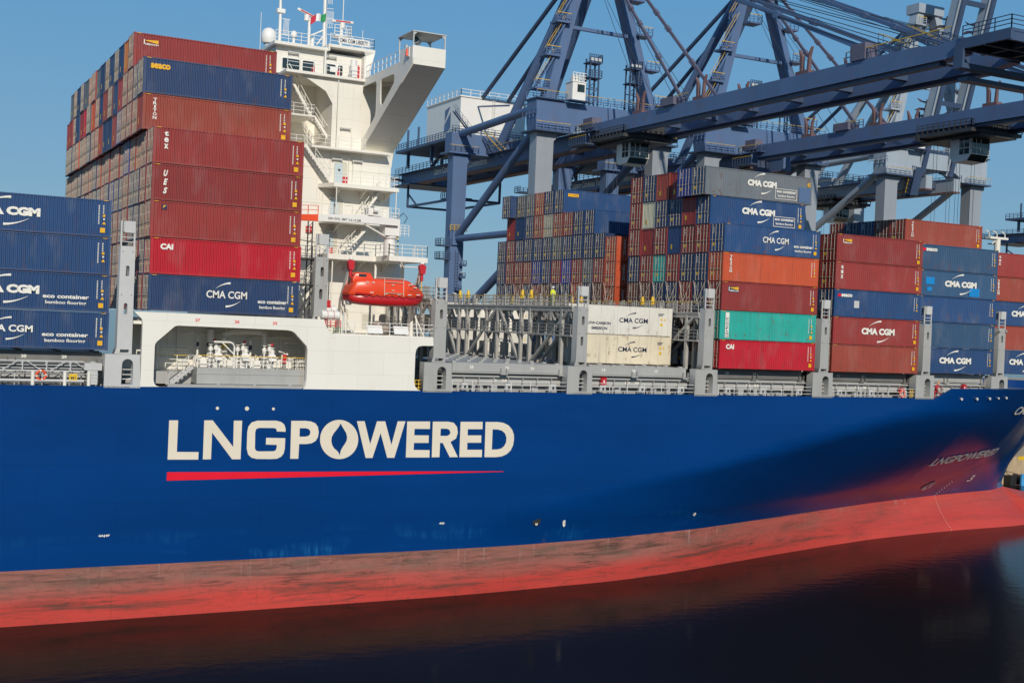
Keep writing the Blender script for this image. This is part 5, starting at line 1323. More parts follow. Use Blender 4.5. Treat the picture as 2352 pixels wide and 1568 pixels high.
for k, xx in enumerate((37.6, 40.0)):
    o = MB().prism([(xx, .1, 23.05), (xx + 1.35, .1, 23.05), (xx + 1.35, .45, 23.72), (xx, .45, 23.72)], (0, .05, .02)).build('tilted_panel', M['white']); tag(o, f'white tilted panel on the boat deck rail, {"nearer to" if k == 0 else "farther from"} the life rafts', 'panel', 'white panels on the boat deck rail')
tb = MB(); tb.lathe([(.0, -.5), (.45, -.45), (.62, 0), (.5, .45), (.2, .6), (0, .62)], (39.3, 2.4, 23.5), 12); tb.lathe([(.0, -.5), (.4, -.4), (.5, 0), (.3, .4), (0, .45)], (39.9, 2.2, 23.4), 12)
o = tb.build('tarpaulin_bundle', mat('grey_brown_tarpaulin', (.26, .21, .17), .8, var=.2, scale=3, bump=.4)); tag(o, 'grey brown tarpaulin covered bundle on the boat deck', 'tarpaulin')
# lattice mast and gear aft of the tower, hoses by the raft
ag = MB()
for x in (32.9, 33.3): ag.bar((x, 3.2, 24), (x, 3.2, 32.4), .09)
for k in range(12): ag.bar((32.9, 3.2, 24.2 + k * .7), (33.3, 3.2, 24.6 + k * .7), .05)
for z in (27.0, 29.2): ag.box(31.6, 33.6, 1.6, 6, z - .1, z); ag.rail([(31.6, 1.6, z), (33.5, 1.6, z)], 1, 3, .7, .025)
ag.bar((31.7, 1.7, 24), (31.7, 1.7, 29), .14); ag.bar((33.4, 1.7, 24), (33.4, 1.7, 29), .14); ag.bar((31.7, 1.7, 24.2), (33.4, 1.7, 27), .1)
ag.build('lashing_platform', M['dark'], ship)
MB().box(34.2, 34.65, 1.6, 1.9, 25.1, 25.7).build('fire_locker', M['red'], ship)

# ------------------------------------------------------------------ stowed gangway and deck edge at the left
gwy = empty('gangway', (8, .3, 19.3)); tag(gwy, 'pale grey lattice gangway stowed along the deck edge under blue containers', 'gangway')
g = MB()
for yy in (0, .7):
    g.bar((-12, yy, .72), (6.6, yy, .72), .07); g.bar((-12, yy, 0), (6.6, yy, 0), .09); 
    for k in range(11):
        x = -11.6 + k * 1.72; g.bar((x, yy, 0), (x, yy, .72), .08); g.bar((x + (.2 if k % 2 else .6), yy, .05), (x + (1.2 if k % 2 else 1.0) + (.0 if k % 2 else -.75), yy, .68), .06) if False else g.bar((x + .35, yy, .05 if k % 2 else .68), (x + 1.3, yy, .68 if k % 2 else .05), .055)
for z in (.18, .42, .55): g.bar((-12, .35, z), (6.6, .35, z), .1, .06)
g.build('lattice', M['light_grey'], gwy)
e = MB(); e.box(6.6, 7.9, -.1, .8, .1, .65); e.prism([(6.9, -.12, .65), (7.25, -.12, .78), (7.6, -.12, .65)], (0, .8, 0)); e.box(6.85, 7.6, -.05, .75, -1.0, .08)
for z in (-.25, -.5, -.75): e.box(6.8, 7.65, -.08, -.05, z, z + .05)
e.build('end_platform', M['light_grey'], gwy)
ds = MB()
for x in (11.0 - 2.5, 11.4 - 5.2, 10.9, 13.2, 14.95): ds.tube([(x, .2, 18.1), (x, .2, 19.25)], .14, 10)
ds.build('fairlead_post', M['ship_white'], ship)
ds = MB(); ds.tube([(-10, .25, 18.55), (14.6, .25, 18.55)], .12, 10); ds.rail([(-10, .3, 18.1), (15.5, .3, 18.1)], 1.0, 2, 1.9, .025); ds.build('deck_edge_pipe', M['light_grey'], ship)
def buoy(x, y, z, label):
    b = MB(); n, k = 20, 8; V = []
    for i in range(n):
        a = 2 * pi * i / n
        for j in range(k): c = 2 * pi * j / k; rr = .34 + .085 * cos(c); V.append((x + rr * cos(a), y + .085 * sin(c), z + rr * sin(a)))
    for i in range(n):
        b.add([], []); 
        for j in range(k): b.f.append([i * k + j, i * k + (j + 1) % k, ((i + 1) % n) * k + (j + 1) % k, ((i + 1) % n) * k + j]); b.m.append(1 if i % 5 == 0 else 0); b.sm.append(True)
    b.v += V
    o = b.build('lifebuoy', [M['orange'], M['white']]); tag(o, label, 'lifebuoy', 'lifebuoys on the ship side rail')
buoy(11.5, .2, 18.95, 'orange lifebuoy under the stowed gangway'); buoy(99.3, .1, 18.62, 'orange lifebuoy on the foredeck rail near the crew member')
o = MB().box(13.5, 14.1, .15, .19, 18.6, 19.1).build('notice_board', M['yellow']); tag(o, 'yellow notice board on the rail under the gangway end', 'sign')
t = MB(); text_into(t, 'M1', 13.62, 13.98, 18.68, 18.9, .14, bold=.03); t.build('notice_lettering', M['dark'], o)
yg = MB(); yg.rail([(42.3, .6, 18.1), (43.4, .6, 18.1)], 1.0, 3, .35, .03); yg.rail([(100.6, .3, 18.1), (101.2, .3, 18.1)], 1.0, 4, .3, .03); yg.build('yellow_gate', M['yellow'], ship)
for x, z, lab in ((61.6, 19.25, 'red fire hose box under the grimy cream container'), (99.8, 18.8, 'red fire hose box behind the foredeck lifebuoy'), (110.0, 19.3, 'red hose drum above the bulwark near the bow')):
    y = .9 if x < 105 else 1.6
    b = MB().box(x, x + .55, y, y + .35, z - .3, z + .35).prism([(x - .03, y - .03, z + .35), (x + .58, y - .03, z + .35), (x + .58, y + .38, z + .42), (x - .03, y + .38, z + .42)], (0, 0, .03))
    o = b.build('fire_hose_box', M['red']); tag(o, lab, 'fire box', 'fire hose boxes on deck')
    MB().box(x + .2, x + .35, y - .02, y - .004, z - .1, z + .15).build('box_mark', M['white'], o)
# forward mast
fm = MB(); fm.tube([(141.4, 25.5, 19), (141.5, 25.5, 39.3)], .5, 12, r2=.42); fm.box(139.6, 143.2, 25.1, 25.9, 39.3, 39.6)
for x in (139.7, 141.2, 142.8): fm.tube([(x, 25.4, 39.5), (x, 25.4, 40.0), (x - .25, 25.4, 40.3), (x - .8, 25.4, 40.4)], .1, 8)
fm.bar((140.4, 25.5, 38.6), (141.2, 25.5, 39.3), .15); fm.build('foremast', M['ship_white'], ship)
# ------------------------------------------------------------------ crew
def person(name, label, loc, J, rad, mats, head_turn, group=None):
    """one skinned body: joints in metres, figure facing -y"""
    order = ['pelvis', 'chest', 'neck', 'head', 'shoulder_l', 'elbow_l', 'wrist_l', 'shoulder_r', 'elbow_r', 'wrist_r', 'hip_l', 'knee_l', 'ankle_l', 'toe_l', 'hip_r', 'knee_r', 'ankle_r', 'toe_r']
    E_ = [(0, 1), (1, 2), (2, 3), (1, 4), (4, 5), (5, 6), (1, 7), (7, 8), (8, 9), (0, 10), (10, 11), (11, 12), (12, 13), (0, 14), (14, 15), (15, 16), (16, 17)]
    me = bpy.data.meshes.new(name); me.from_pydata([J[k] for k in order], E_, []); o = link(name, me, None, loc)
    o.modifiers.new('skin', 'SKIN')
    for i, k in enumerate(order): r = rad.get(k, rad.get(k.split('_')[0], .06)); me.skin_vertices[0].data[i].radius = (r, r)
    me.skin_vertices[0].data[0].use_root = True
    ss = o.modifiers.new('sub', 'SUBSURF'); ss.levels = 2; ss.render_levels = 2
    dg = bpy.context.evaluated_depsgraph_get(); m2 = bpy.data.meshes.new_from_object(o.evaluated_get(dg)); o.modifiers.clear(); o.data = m2
    for mt in mats[:2]: m2.materials.append(mt)
    hz = J['neck'][2] + .02
    for p in m2.polygons: p.material_index = 1 if p.center.z > hz else 0; p.use_smooth = True
    tag(o, label, 'person', group)
    h = Vector(J['head'])
    hm = MB(); hm.lathe([(.165, -.01), (.135, .0), (.135, .05), (.115, .1), (.06, .135), (0, .145)], h + Vector((0, 0, .05)), 16); hm.build('helmet', mats[2], o)
    fc = MB(); fc.box(h.x - .055, h.x - .025, h.y - .112, h.y - .095, h.z + .0, h.z + .02); fc.box(h.x + .025, h.x + .055, h.y - .112, h.y - .095, h.z, h.z + .02); fc.build('eye', M['black'], o)
    nz = MB(); nz.prism([(h.x - .015, h.y - .1, h.z - .04), (h.x + .015, h.y - .1, h.z - .04), (h.x, h.y - .105, h.z + .01)], (0, -.025, 0)); nz.build('nose', mats[1], o)
    for sd in ('l', 'r'):
        w = Vector(J['wrist_' + sd]); d = (w - Vector(J['elbow_' + sd])).normalized(); a = d.cross(Vector((0, 1, 0.1))).normalized()
        hb_ = MB(); hb_.bar(w, w + d * .09, .085, .035, up=(0, 1, 0))
        for k, L in enumerate((.065, .078, .072, .055)):
            b0 = w + d * .085 + a * (-.032 + k * .021); b1 = b0 + d * L * .55 + Vector((0, -.008, 0)); hb_.tube([b0, b1, b1 + d * L * .4 + Vector((0, -.03, 0))], .009, 6, r2=.007)
        b0 = w + d * .03 + a * -.045; hb_.tube([b0, b0 + d * .035 - a * .03, b0 + d * .07 - a * .035], .011, 6, r2=.008)
        hb_.build('hand', mats[1], o)
    return o
SK = mat('skin', (.32, .17, .11), .6); OV = mat('red_coverall', (.42, .02, .03), .8, var=.12, scale=6); HO = mat('orange_helmet', (.85, .30, .02), .35); HV = mat('yellow_vest', (.7, .75, .05), .8); HW = M['white']
RAD = {'pelvis': .16, 'chest': .19, 'neck': .06, 'head': .105, 'shoulder': .075, 'elbow': .05, 'wrist': .036, 'hip': .1, 'knee': .07, 'ankle': .048, 'toe': .045}
person('person', 'crew member in red coveralls and orange helmet leaning over the foredeck bulwark', (105.0, .75, 18.1),
       {'pelvis': (-.12, 0, .92), 'chest': (-.02, -.05, 1.38), 'neck': (.06, -.09, 1.56), 'head': (.12, -.13, 1.70), 'shoulder_l': (.17, -.12, 1.44), 'elbow_l': (.36, -.24, 1.22), 'wrist_l': (.55, -.36, 1.12),
        'shoulder_r': (-.2, -.02, 1.42), 'elbow_r': (-.3, -.16, 1.16), 'wrist_r': (-.2, -.34, 1.04), 'hip_l': (.0, 0, .88), 'knee_l': (.22, -.22, .66), 'ankle_l': (.42, -.22, .42), 'toe_l': (.5, -.3, .40),
        'hip_r': (-.22, 0, .88), 'knee_r': (-.26, -.02, .48), 'ankle_r': (-.27, 0, .07), 'toe_r': (-.26, -.16, .04)}, RAD, [OV, SK, HO], 0)
person('person', 'worker in yellow vest and white helmet standing on the lashing bridge walkway', (58.4, 5.4, 26.3),
       {'pelvis': (0, 0, .92), 'chest': (0, 0, 1.35), 'neck': (0, 0, 1.54), 'head': (0, -.03, 1.68), 'shoulder_l': (.19, 0, 1.42), 'elbow_l': (.25, -.05, 1.14), 'wrist_l': (.22, -.25, 1.02),
        'shoulder_r': (-.19, 0, 1.42), 'elbow_r': (-.25, -.03, 1.14), 'wrist_r': (-.24, -.2, .98), 'hip_l': (.1, 0, .9), 'knee_l': (.11, -.02, .49), 'ankle_l': (.11, .02, .07), 'toe_l': (.12, -.14, .04),
        'hip_r': (-.1, 0, .9), 'knee_r': (-.11, -.02, .49), 'ankle_r': (-.11, .02, .07), 'toe_r': (-.12, -.14, .04)}, RAD, [HV, SK, HW], 0)
# ------------------------------------------------------------------ ship-to-shore gantry cranes on the quay
GX = (6.6, 13.2)
def sts_crane(x0, label, boom_up=False, cab_y=None, pale=False, detail=True):
    A, Bk = (M['crane_light'] if pale else M['crane']), M['crane_dark']
    c = empty('gantry_crane', (x0, 59, 4.9)); tag(c, label, 'crane', 'gantry cranes lined up along the quay')
    Z0 = 4.9
    def bd(mb, name, m, parent=None):
        mb.v = [(a, b, z - Z0) for a, b, z in mb.v]
        return mb.build(name, m, parent or c)
    for X in (0, 20):
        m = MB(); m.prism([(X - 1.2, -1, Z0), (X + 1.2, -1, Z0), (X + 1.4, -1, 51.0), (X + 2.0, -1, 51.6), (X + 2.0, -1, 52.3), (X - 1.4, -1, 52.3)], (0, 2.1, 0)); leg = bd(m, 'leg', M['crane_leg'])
        m = MB(); m.box(X - 1.75, X + 1.75 + (.3 if X == 0 else 0), 28, 30.1, 51.6, 52.3) if False else m.prism([(X - 1.05, 28, Z0), (X + 1.05, 28, Z0), (X + 1.3, 28, 50.4), (X + 1.9, 28, 51.2), (X + 1.9, 28, 52.2), (X - 1.3, 28, 52.2)], (0, 2.1, 0)); leg2 = bd(m, 'leg', A)
        m = MB()                                        # ladders, cages and lamps on the landside leg
        m.bar((X - .2, 27.85, 12), (X - .2, 27.85, 36), .07); m.bar((X + .3, 27.85, 12), (X + .3, 27.85, 36), .07)
        for k in range(48): m.bar((X - .2, 27.85, 12 + k * .5), (X + .3, 27.85, 12 + k * .5), .05)
        for z in (34.6, 36.8): m.box(X - 3.0, X - 1.1, 28, 30, z - .15, z + .1); m.rail([(X - 1.1, 28, z), (X - 3, 28, z), (X - 3, 30, z)], 1.1, 3, .6, .05)
        for z, dx in ((31.5, .5), (29.4, -.1), (33.5, .6)): m.box(X + dx, X + dx + .9, 27.2, 28, z, z + .3); m.rail([(X + dx, 27.2, z), (X + dx + .9, 27.2, z)], .9, 2, .45, .05)
        bd(m, 'leg_ladder', Bk, leg2)
        m = MB()
        for z, dx in ((28.9, -.6), (32.4, .5)): m.box(X + dx, X + dx + .6, 27.3, 27.6, z, z + .12)
        bd(m, 'flood_lamp', M['white'], leg2)
        for nm, p, q, r in (('tie_tube', (X, 1, 38), (X, 28, 38), .55), ('diagonal_tube', (X, 27.6, 38.6), (X, 1.8, 53.2), .62), ('tie_tube', (X, 28.5, 55.3), (X, 1.5, 56.1), .62), ('diagonal_tube', (X, 28.2, 24), (X, .8, 37.4), .68)):
            bd(MB().tube([p, q], r, 14), nm, A)
        m = MB(); m.box(X - 1.0, X + 1.0, -1.1, 1.3, 37.2, 38.9); m.box(X - 1.0, X + 1.0, 27.6, 30.2, 36.9, 39.2); bd(m, 'node_box', A)
        m = MB(); m.rail([(X - 1.5, 27.6, 39.2), (X + 1.5, 27.6, 39.2)], 1, 3, .7, .05); bd(m, 'node_railing', M['rail_yellow'])
    # portal beams across the legs, at the water and at the land side
    m = MB(); m.prism([(-1.9, -1.5, 56.8), (-1.9, -1.5, 53.6), (-1.7, -1.5, 52.4), (4.4, -1.5, 52.4), (5.0, -1.5, 53.4), (6.2, -1.5, 54.0), (13.8, -1.5, 54.0), (15, -1.5, 53.4), (15.6, -1.5, 52.4), (21.7, -1.5, 52.4), (21.9, -1.5, 53.6), (21.9, -1.5, 56.8)], (0, 3, 0)); pb = bd(m, 'portal_beam', A)
    m = MB(); m.box(-2.3, 3.6, -2.3, 2.3, 52.15, 52.4); m.box(16.4, 22.3, -2.3, 2.3, 52.15, 52.4); m.box(-2.1, 2.6, -2.0, 2, 56.82, 57.0); m.box(18, 22.1, -2, 2, 56.82, 57.0); m.box(2.7, 6.0, -3.2, -1.55, 56.85, 57.0); bd(m, 'portal_walkway', Bk, pb)
    m = MB(); m.rail([(-2.2, -2.2, 52.4), (3.5, -2.2, 52.4)], 1.1, 3, 1.1, .05, 0, 1); m.rail([(16.5, -2.2, 52.4), (22.2, -2.2, 52.4)], 1.1, 3, 1.1, .05, 0, 1); m.rail([(-2, -1.6, 57), (21.9, -1.6, 57)], 1.1, 3, 1.2, .045, 0, 1); m.rail([(-2, 1.6, 57), (21.9, 1.6, 57)], 1.1, 3, 1.2, .045)
    m.rail([(-2.2, -2.2, 54.2), (-2.2, 2.2, 54.2)], 1.0, 2, 1, .05); bd(m, 'portal_railing', [M['crane_light'] if pale else A, M['rail_yellow']], pb)
    m = MB(); m.box(-1.8, 21.8, 27.8, 30.4, 52.2, 55.4); m.box(-2.4, 22.4, 27.2, 31, 51.95, 52.2); lb_ = bd(m, 'rear_portal_beam', A)
    m = MB(); m.rail([(-2.3, 27.3, 52.2), (3, 27.3, 52.2)], 1.1, 3, 1, .05, 0, 1); m.stair((1.5, 27, 55.4), (-1.8, 27, 58.8), (0, .8, 0)); m.rail([(-1.8, 27.8, 55.4), (21.8, 27.8, 55.4)], 1.1, 3, 1.3, .045)
    bd(m, 'rear_railing', [Bk, M['rail_yellow']], lb_)
    for k in (0, 1):
        m = MB(); m.stair((3.6 + k * 1.2, 27.3, 55), (6.6 + k * 1.2, 24, 50.6), (.6, .6, 0), 0, True, 1); bd(m, 'stair', [Bk, M['yellow']])
    # girders over the quay with the backreach
    for X in GX:
        m = MB(); m.box(X - .75, X + .75, -3, 68, 50.45, 52.55); m.box(X - .95, X + .95, -3, 68, 52.55, 52.62); g = bd(m, 'girder', A)
        m = MB(); m.box(X - .9, X + .9, -3, 67, 50.2, 50.43); bd(m, 'trolley_rail', M['crane_rust'], g)
    m = MB()
    for k in range(9): m.box(GX[0] + .75, GX[1] - .75, 1 + k * 8.2, 1.8 + k * 8.2, 51.2, 52.4)
    m.box(4.2, 15.6, 60, 68.5, 50.0, 50.25); bd(m, 'girder_tie', Bk)
    if not pale:
        t = MB(); text_into(t, 'Lázaro Cárdenas Terminal de Contenedores', 0, 22, 51.1, 52.3, 0, bold=.01)
        t.v = [(GX[0] - .78, 52.0 - a, z) for a, b, z in t.v]; bd(t, 'girder_lettering', M['letter_white'])
    m = MB()
    for X in (GX[0] - 1.5, GX[1] + 1.5):
        m.box(X - .55, X + .55, -2, 68, 52.3, 52.4)
    m.box(2, 18, 66.8, 69.5, 51.3, 51.5)
    for s in (-1, 1): m.bar((10 + s * 4.5, 63.5, 50.4), (10 + s * 4.5, 63.5, 46), .35) ; m.bar((10 + s * 4.5, 42, 50.4), (10 + s * 4.5, 42, 46), .35); m.bar((10 + s * 4.5, 63.5, 46), (10 + s * 4.5, 42, 46), .4); m.bar((10 + s * 4.5, 63.5, 48.5), (10 + s * 4.5, 59, 46), .25)
    m.bar((5.5, 63.5, 46), (14.5, 63.5, 46), .4); m.bar((5.5, 42, 46), (14.5, 42, 46), .4); m.box(6, 10, 44, 49, 46.2, 46.6); m.rail([(6, 44, 46.6), (6, 49, 46.6)], 1, 3, .8, .05)
    bd(m, 'service_frame', Bk)
    m = MB()
    for X in (GX[0] - 2.05, GX[1] + 2.05): m.rail([(X, -2, 52.4), (X, 68, 52.4)], 1.1, 3, 1.7, .045, 0, 1)
    m.rail([(2, 69.4, 51.5), (18, 69.4, 51.5)], 1.1, 3, 1, .05); m.rail([(2, 66.9, 51.5), (2, 69.4, 51.5)], 1.1, 3, 1, .05)
    bd(m, 'girder_railing', [Bk, M['rail_yellow'] if detail else Bk])
    # machinery house
    m = MB(); m.box(1.6, 17.6, 34, 61, 55.5, 56.0)
    for X in (3, 9.9, 16.5):
        for Y in (36, 47, 58): m.bar((X, Y, 52.6), (X, Y, 55.5), .5)
    m.box(2.2, 17, 33.4, 35.6, 53.4, 55.3); bd(m, 'house_platform', Bk)
    m = MB(); m.box(3.3, 15.9, 36, 50.5, 56.0, 63.0); m.box(3.1, 16.1, 35.8, 50.7, 63.0, 63.25); hs = bd(m, 'machinery_house', M['white'])
    m = MB(); m.add([(3.28, 42.5, 61.4), (3.28, 40.2, 61.9), (3.28, 42.5, 59.3)][::-1] + [], [(0, 1, 2)]); m.add([(3.28, 42.6, 58.9), (3.28, 40.0, 60.9), (3.28, 40.0, 58.0), (3.28, 42.6, 57.4)], [(0, 1, 2, 3)]); bd(m, 'house_emblem', M['crane'], hs)
    m = MB(); m.rail([(3.3, 50.5, 63.25), (3.3, 36, 63.25), (15.9, 36, 63.25)], 1.1, 2, 1.8, .05); m.rail([(9.3, 35.7, 56), (9.3, 35.7, 62)], 1.0, 1, 1, .05) if False else None
    for dx in (0, .5): m.bar((9.3 + dx, 35.8, 56), (9.3 + dx, 35.8, 64), .06)
    for k in range(22): m.bar((9.3, 35.75, 56.2 + k * .35), (9.8, 35.75, 56.2 + k * .35), .04)
    bd(m, 'house_railing', M['white'], hs)
    m = MB(); m.rail([(1.7, 61, 56), (1.7, 34.1, 56), (17.5, 34.1, 56)], 1.1, 3, 1.2, .05); m.bar((2.4, 57, 56), (2.4, 57, 59.6), .3); m.bar((2.4, 52, 56), (2.4, 52, 59.6), .3); bd(m, 'platform_railing', Bk)
    # pylon
    apx = 82.0
    for s, X in ((1, 8.8), (-1, 11.2)):
        xb = .9 if s > 0 else 19.1
        m = MB(); m.bar((xb, 1, 56.8), (X - s * .6, 3, apx), 1.5, 1.9, up=(0, 1, 0)); mastm = bd(m, 'pylon_leg', A)
        bd(MB().tube([(GX[0] if s > 0 else GX[1], 28, 52.8), (X, 3.6, apx - .6)], .75, 14), 'back_stay', A)
        bd(MB().tube([(GX[0] if s > 0 else GX[1], 55, 53), (X, 4, apx - 1.5)], .36, 10), 'rear_stay', Bk)
        m = MB(); xx = GX[0] if s > 0 else GX[1]
        m.bar((xx, 39, 52.6), (xx, 39, 62.4), .3); m.bar((xx, 42.5, 52.6), (xx, 39.3, 62), .26); m.bar((xx, 39, 56), (xx, 41.4, 56), .2); m.bar((xx, 39, 62), (xx, 24, 60.2), .26); bd(m, 'stay_support', A)
        if s > 0 or detail:
            m = MB()
            for k in range(5):
                t = .08 + k * .2; px = xb + (X - xb) * t; pz = 56.8 + (apx - 56.8) * t; w = 2.4
                xa, xc = (px - .6 - w, px - .6) if (k % 2 == 0 or k == 1) else (px + .6, px + .6 + w)
                if s < 0: xa, xc = 20 - xc, 20 - xa; xa, xc = (px + .6, px + .6 + w)
                m.box(xa, xc, 0, 2.2, pz - .3, pz); m.rail([(xa, 0, pz), (xc, 0, pz)], 1.1, 3, .8, .05, 0, 1)
                px2 = xb + (X - xb) * min(1, t + .2)
                if s > 0 and k < 4: m.stair((px - 2.6, .4, pz), (px2 - 1.2, .4, pz + (apx - 56.8) * .2), (0, .8, 0), 0, True, 1)
            bd(m, 'pylon_stair', [A, M['yellow']], mastm)
    m = MB(); m.box(7, 13, 1.6, 4.6, apx - .6, apx + 1); m.bar((5.2, 1.6, 68.5), (14.8, 1.6, 68.5), .5); bd(m, 'pylon_head', A)
    # light towers and cabin on the front portal
    if detail:
        for X in (8.0, 15.0):
            m = MB()
            for dx in (-.75, .75):
                for dy in (-.6, .6): m.bar((X + dx, dy, 56.8), (X + dx, dy, 64), .2)
            for z in (58.2, 59.6, 61.0): 
                m.bar((X - .75, -.6, z - 1.3), (X + .75, -.6, z), .12); m.bar((X - .75, -.6, z), (X + .75, -.6, z), .12); m.bar((X - .75, .6, z), (X + .75, .6, z), .12)
            m.box(X - 1.1, X + 1.1, -.9, .9, 61.0, 61.15); m.box(X - 1.1, X + 1.1, -.9, .9, 63.2, 63.35); m.rail([(X - 1.1, -.9, 61.15), (X + 1.1, -.9, 61.15)], 1, 3, .5, .06); m.rail([(X - 1.1, -.9, 63.35), (X + 1.1, -.9, 63.35), (X + 1.1, .9, 63.35)], 1.1, 3, .4, .05)
            tw = bd(m, 'light_tower', Bk)
            m = MB()
            for k in range(3): m.box(X - .9 + k * .65, X - .45 + k * .65, -1.05, -.8, 63.5, 63.9)
            bd(m, 'flood_lamp', M['light_grey'], tw)
        m = MB(); m.box(3.1, 5.3, -2.9, -.9, 57.05, 59.6); m.box(3.0, 5.4, -3, -.8, 59.6, 59.75); cb = bd(m, 'checker_cabin', M['white'])
        bd(MB().box(3.9, 5.1, -2.93, -2.9, 58.2, 59.3), 'window', M['glass'], cb)
        m = MB(); m.rail([(3.1, -2.9, 59.75), (5.3, -2.9, 59.75), (5.3, -.9, 59.75)], 1.2, 3, .5, .05); m.box(3.5, 4.5, -2.3, -1.4, 59.75, 60.7); bd(m, 'cabin_railing', M['white'], cb)
    # boom, lowered over the ship or raised
    bm_ = []
    L = 67.9; hy, hz = -4.5, 51.75
    for i, X in enumerate(GX):
        m = MB()
        m.prism([(X - .7, hy, hz), (X - .7, hy - L + 1.8, hz), (X - .7, hy - L, hz + .25), (X - .7, hy - L, hz + 1.75), (X - .7, hy - L + 3, hz + 1.5), (X - .7, hy - L + 6, hz + 1.85), (X - .7, hy, hz + 1.85)], (1.4, 0, 0))
        m.box(X - .82, X + .82, hy - L + 2, hy, hz - .05, hz + .0) ; bm_.append((m, 'boom_girder', A))
        m = MB(); m.box(X - .45, X + .45, hy - L + 3, hy, hz - .45, hz - .06); bm_.append((m, 'boom_rail', Bk))
        for Y in (-15.6, -29.5, -49.2):
            m = MB()
            for s in (-1, 1): m.prism([(X - .2, Y + s * .55 - .2, hz + 1.85), (X - .2, Y + s * .55 + .2, hz + 1.85), (X - .2, Y + s * .7 + .15, hz + 4.0), (X - .2, Y + s * 1.05, hz + 4.9), (X - .2, Y + s * .6 - .15, hz + 3.9)], (.4, 0, 0))
            m.box(X - .5, X + .5, Y - 1.1, Y + 1.1, hz + 1.85, hz + 2.3); bm_.append((m, 'stay_saddle', M['crane_rust']))
    m = MB()
    for k in range(8): m.box(GX[0] + .7, GX[1] - .7, hy - 4 - k * 8.4, hy - 3.2 - k * 8.4, hz + .5, hz + 1.6)
    m.box(GX[0] - 1.6, GX[0] - .7, hy - 2, hy + 4.5, hz + .6, hz + .75); m.box(GX[0] - 2.6, GX[0] - .8, hy - 1.0, hy + 3.8, hz - 1.3, hz - 1.1)
    bm_.append((m, 'boom_tie', Bk))
    m = MB(); m.box(GX[0] - .7, GX[0] + .9, hy + .5, hy + 3.6, hz + 1.3, hz + 2.9); m.box(GX[0] - 1.1, GX[0] + 1, hy - 20.5, hy - 17.5, hz + 1.87, hz + 2.9); m.box(GX[1] - 1.1, GX[1] + 1, hy - 20.5, hy - 17.5, hz + 1.87, hz + 2.9); m.box(GX[0] - .9, GX[0] + .9, -59.5, -57.3, hz + 1.87, hz + 3.6); m.box(GX[1] - .9, GX[1] + .9, -59.5, -57.3, hz + 1.87, hz + 3.6); bm_.append((m, 'stay_bracket', M['crane_purple']))
    m = MB(); m.rail([(GX[0] - 1.55, hy - 2, hz + .75), (GX[0] - 1.55, hy + 4.4, hz + .75)], 1.1, 3, .9, .05, 0, 1); m.rail([(GX[0] - 2.5, hy - 1, hz - 1.1), (GX[0] - 2.5, hy + 3.7, hz - 1.1)], 1.1, 3, .7, .05, 0, 1)
    m.rail([(GX[0] - .7, -56.5, hz + 1.9), (GX[0] - .7, -71, hz + 1.9)], 1.1, 2, 1.6, .05, 0, 1); m.rail([(GX[1] + .7, -30, hz + 1.9), (GX[1] + .7, -71, hz + 1.9)], 1.0, 2, 2, .04)
    m.rail([(GX[0] - .6, hy - 17, hz + 1.9), (GX[0] - .6, hy - 23, hz + 1.9)], 1.1, 3, .9, .05, 0, 1); m.stair((GX[0] + .4, -60, hz + 3.6), (GX[0] + .4, -63.5, hz + 1.9), (.7, 0, 0), 0, True, 1); m.stair((GX[0] + 1.4, -63, hz + 4.0), (GX[0] + 1.4, -67, hz + 1.9), (.7, 0, 0), 0, True, 1)
    bm_.append((m, 'boom_railing', [Bk, M['yellow']]))
    m = MB(); ty = hy - L
    m.box(GX[0] - 1.0, GX[1] + 6, ty - 6, ty - .1, hz + 1.2, hz + 1.5)
    for X in (GX[0] - .9, GX[0] + 2.6, GX[1] - 1, GX[1] + 2.5, GX[1] + 5.9): m.box(X - .15, X + .15, ty - 6, ty + .5, hz + .5, hz + 1.2)
    for Y in (ty - 5.8, ty - 3, ty - .3): m.box(GX[0] - 1, GX[1] + 6, Y - .15, Y + .15, hz + .4, hz + 1.2)
    m.box(GX[0] - 1.2, GX[1] + 5, ty - .6, ty + .5, hz - 1.3, hz - .8); m.box(GX[0] - 1.2, GX[0] - .9, ty - .6, ty + .5, hz - .8, hz + .5); m.box(GX[0] + .4, GX[1] + 5, ty + .2, ty + 1.4, hz - 2.2, hz - 1.8); m.bar((GX[0], ty, hz - .8), (GX[0], ty + .8, hz + .2), .3)
    bm_.append((m, 'tip_platform', Bk))
    m = MB(); m.rail([(GX[0] - .9, ty - .2, hz + 1.5), (GX[0] - .9, ty - 5.9, hz + 1.5), (GX[1] + 5.9, ty - 5.9, hz + 1.5)], 1.2, 3, 2.0, .045); bm_.append((m, 'tip_railing', Bk))
    ang = R(75) if boom_up else 0
    for m, nm, mt in bm_:
        if boom_up:
            out = []
            for a, b, z in m.v:
                dy, dz = b - hy, z - hz
                out.append((a, hy + dy * cos(ang) + dz * sin(ang) + 3.4, hz - dy * sin(ang) + dz * cos(ang) + 1.5))
            m.v = out
        bd(m, nm, mt)
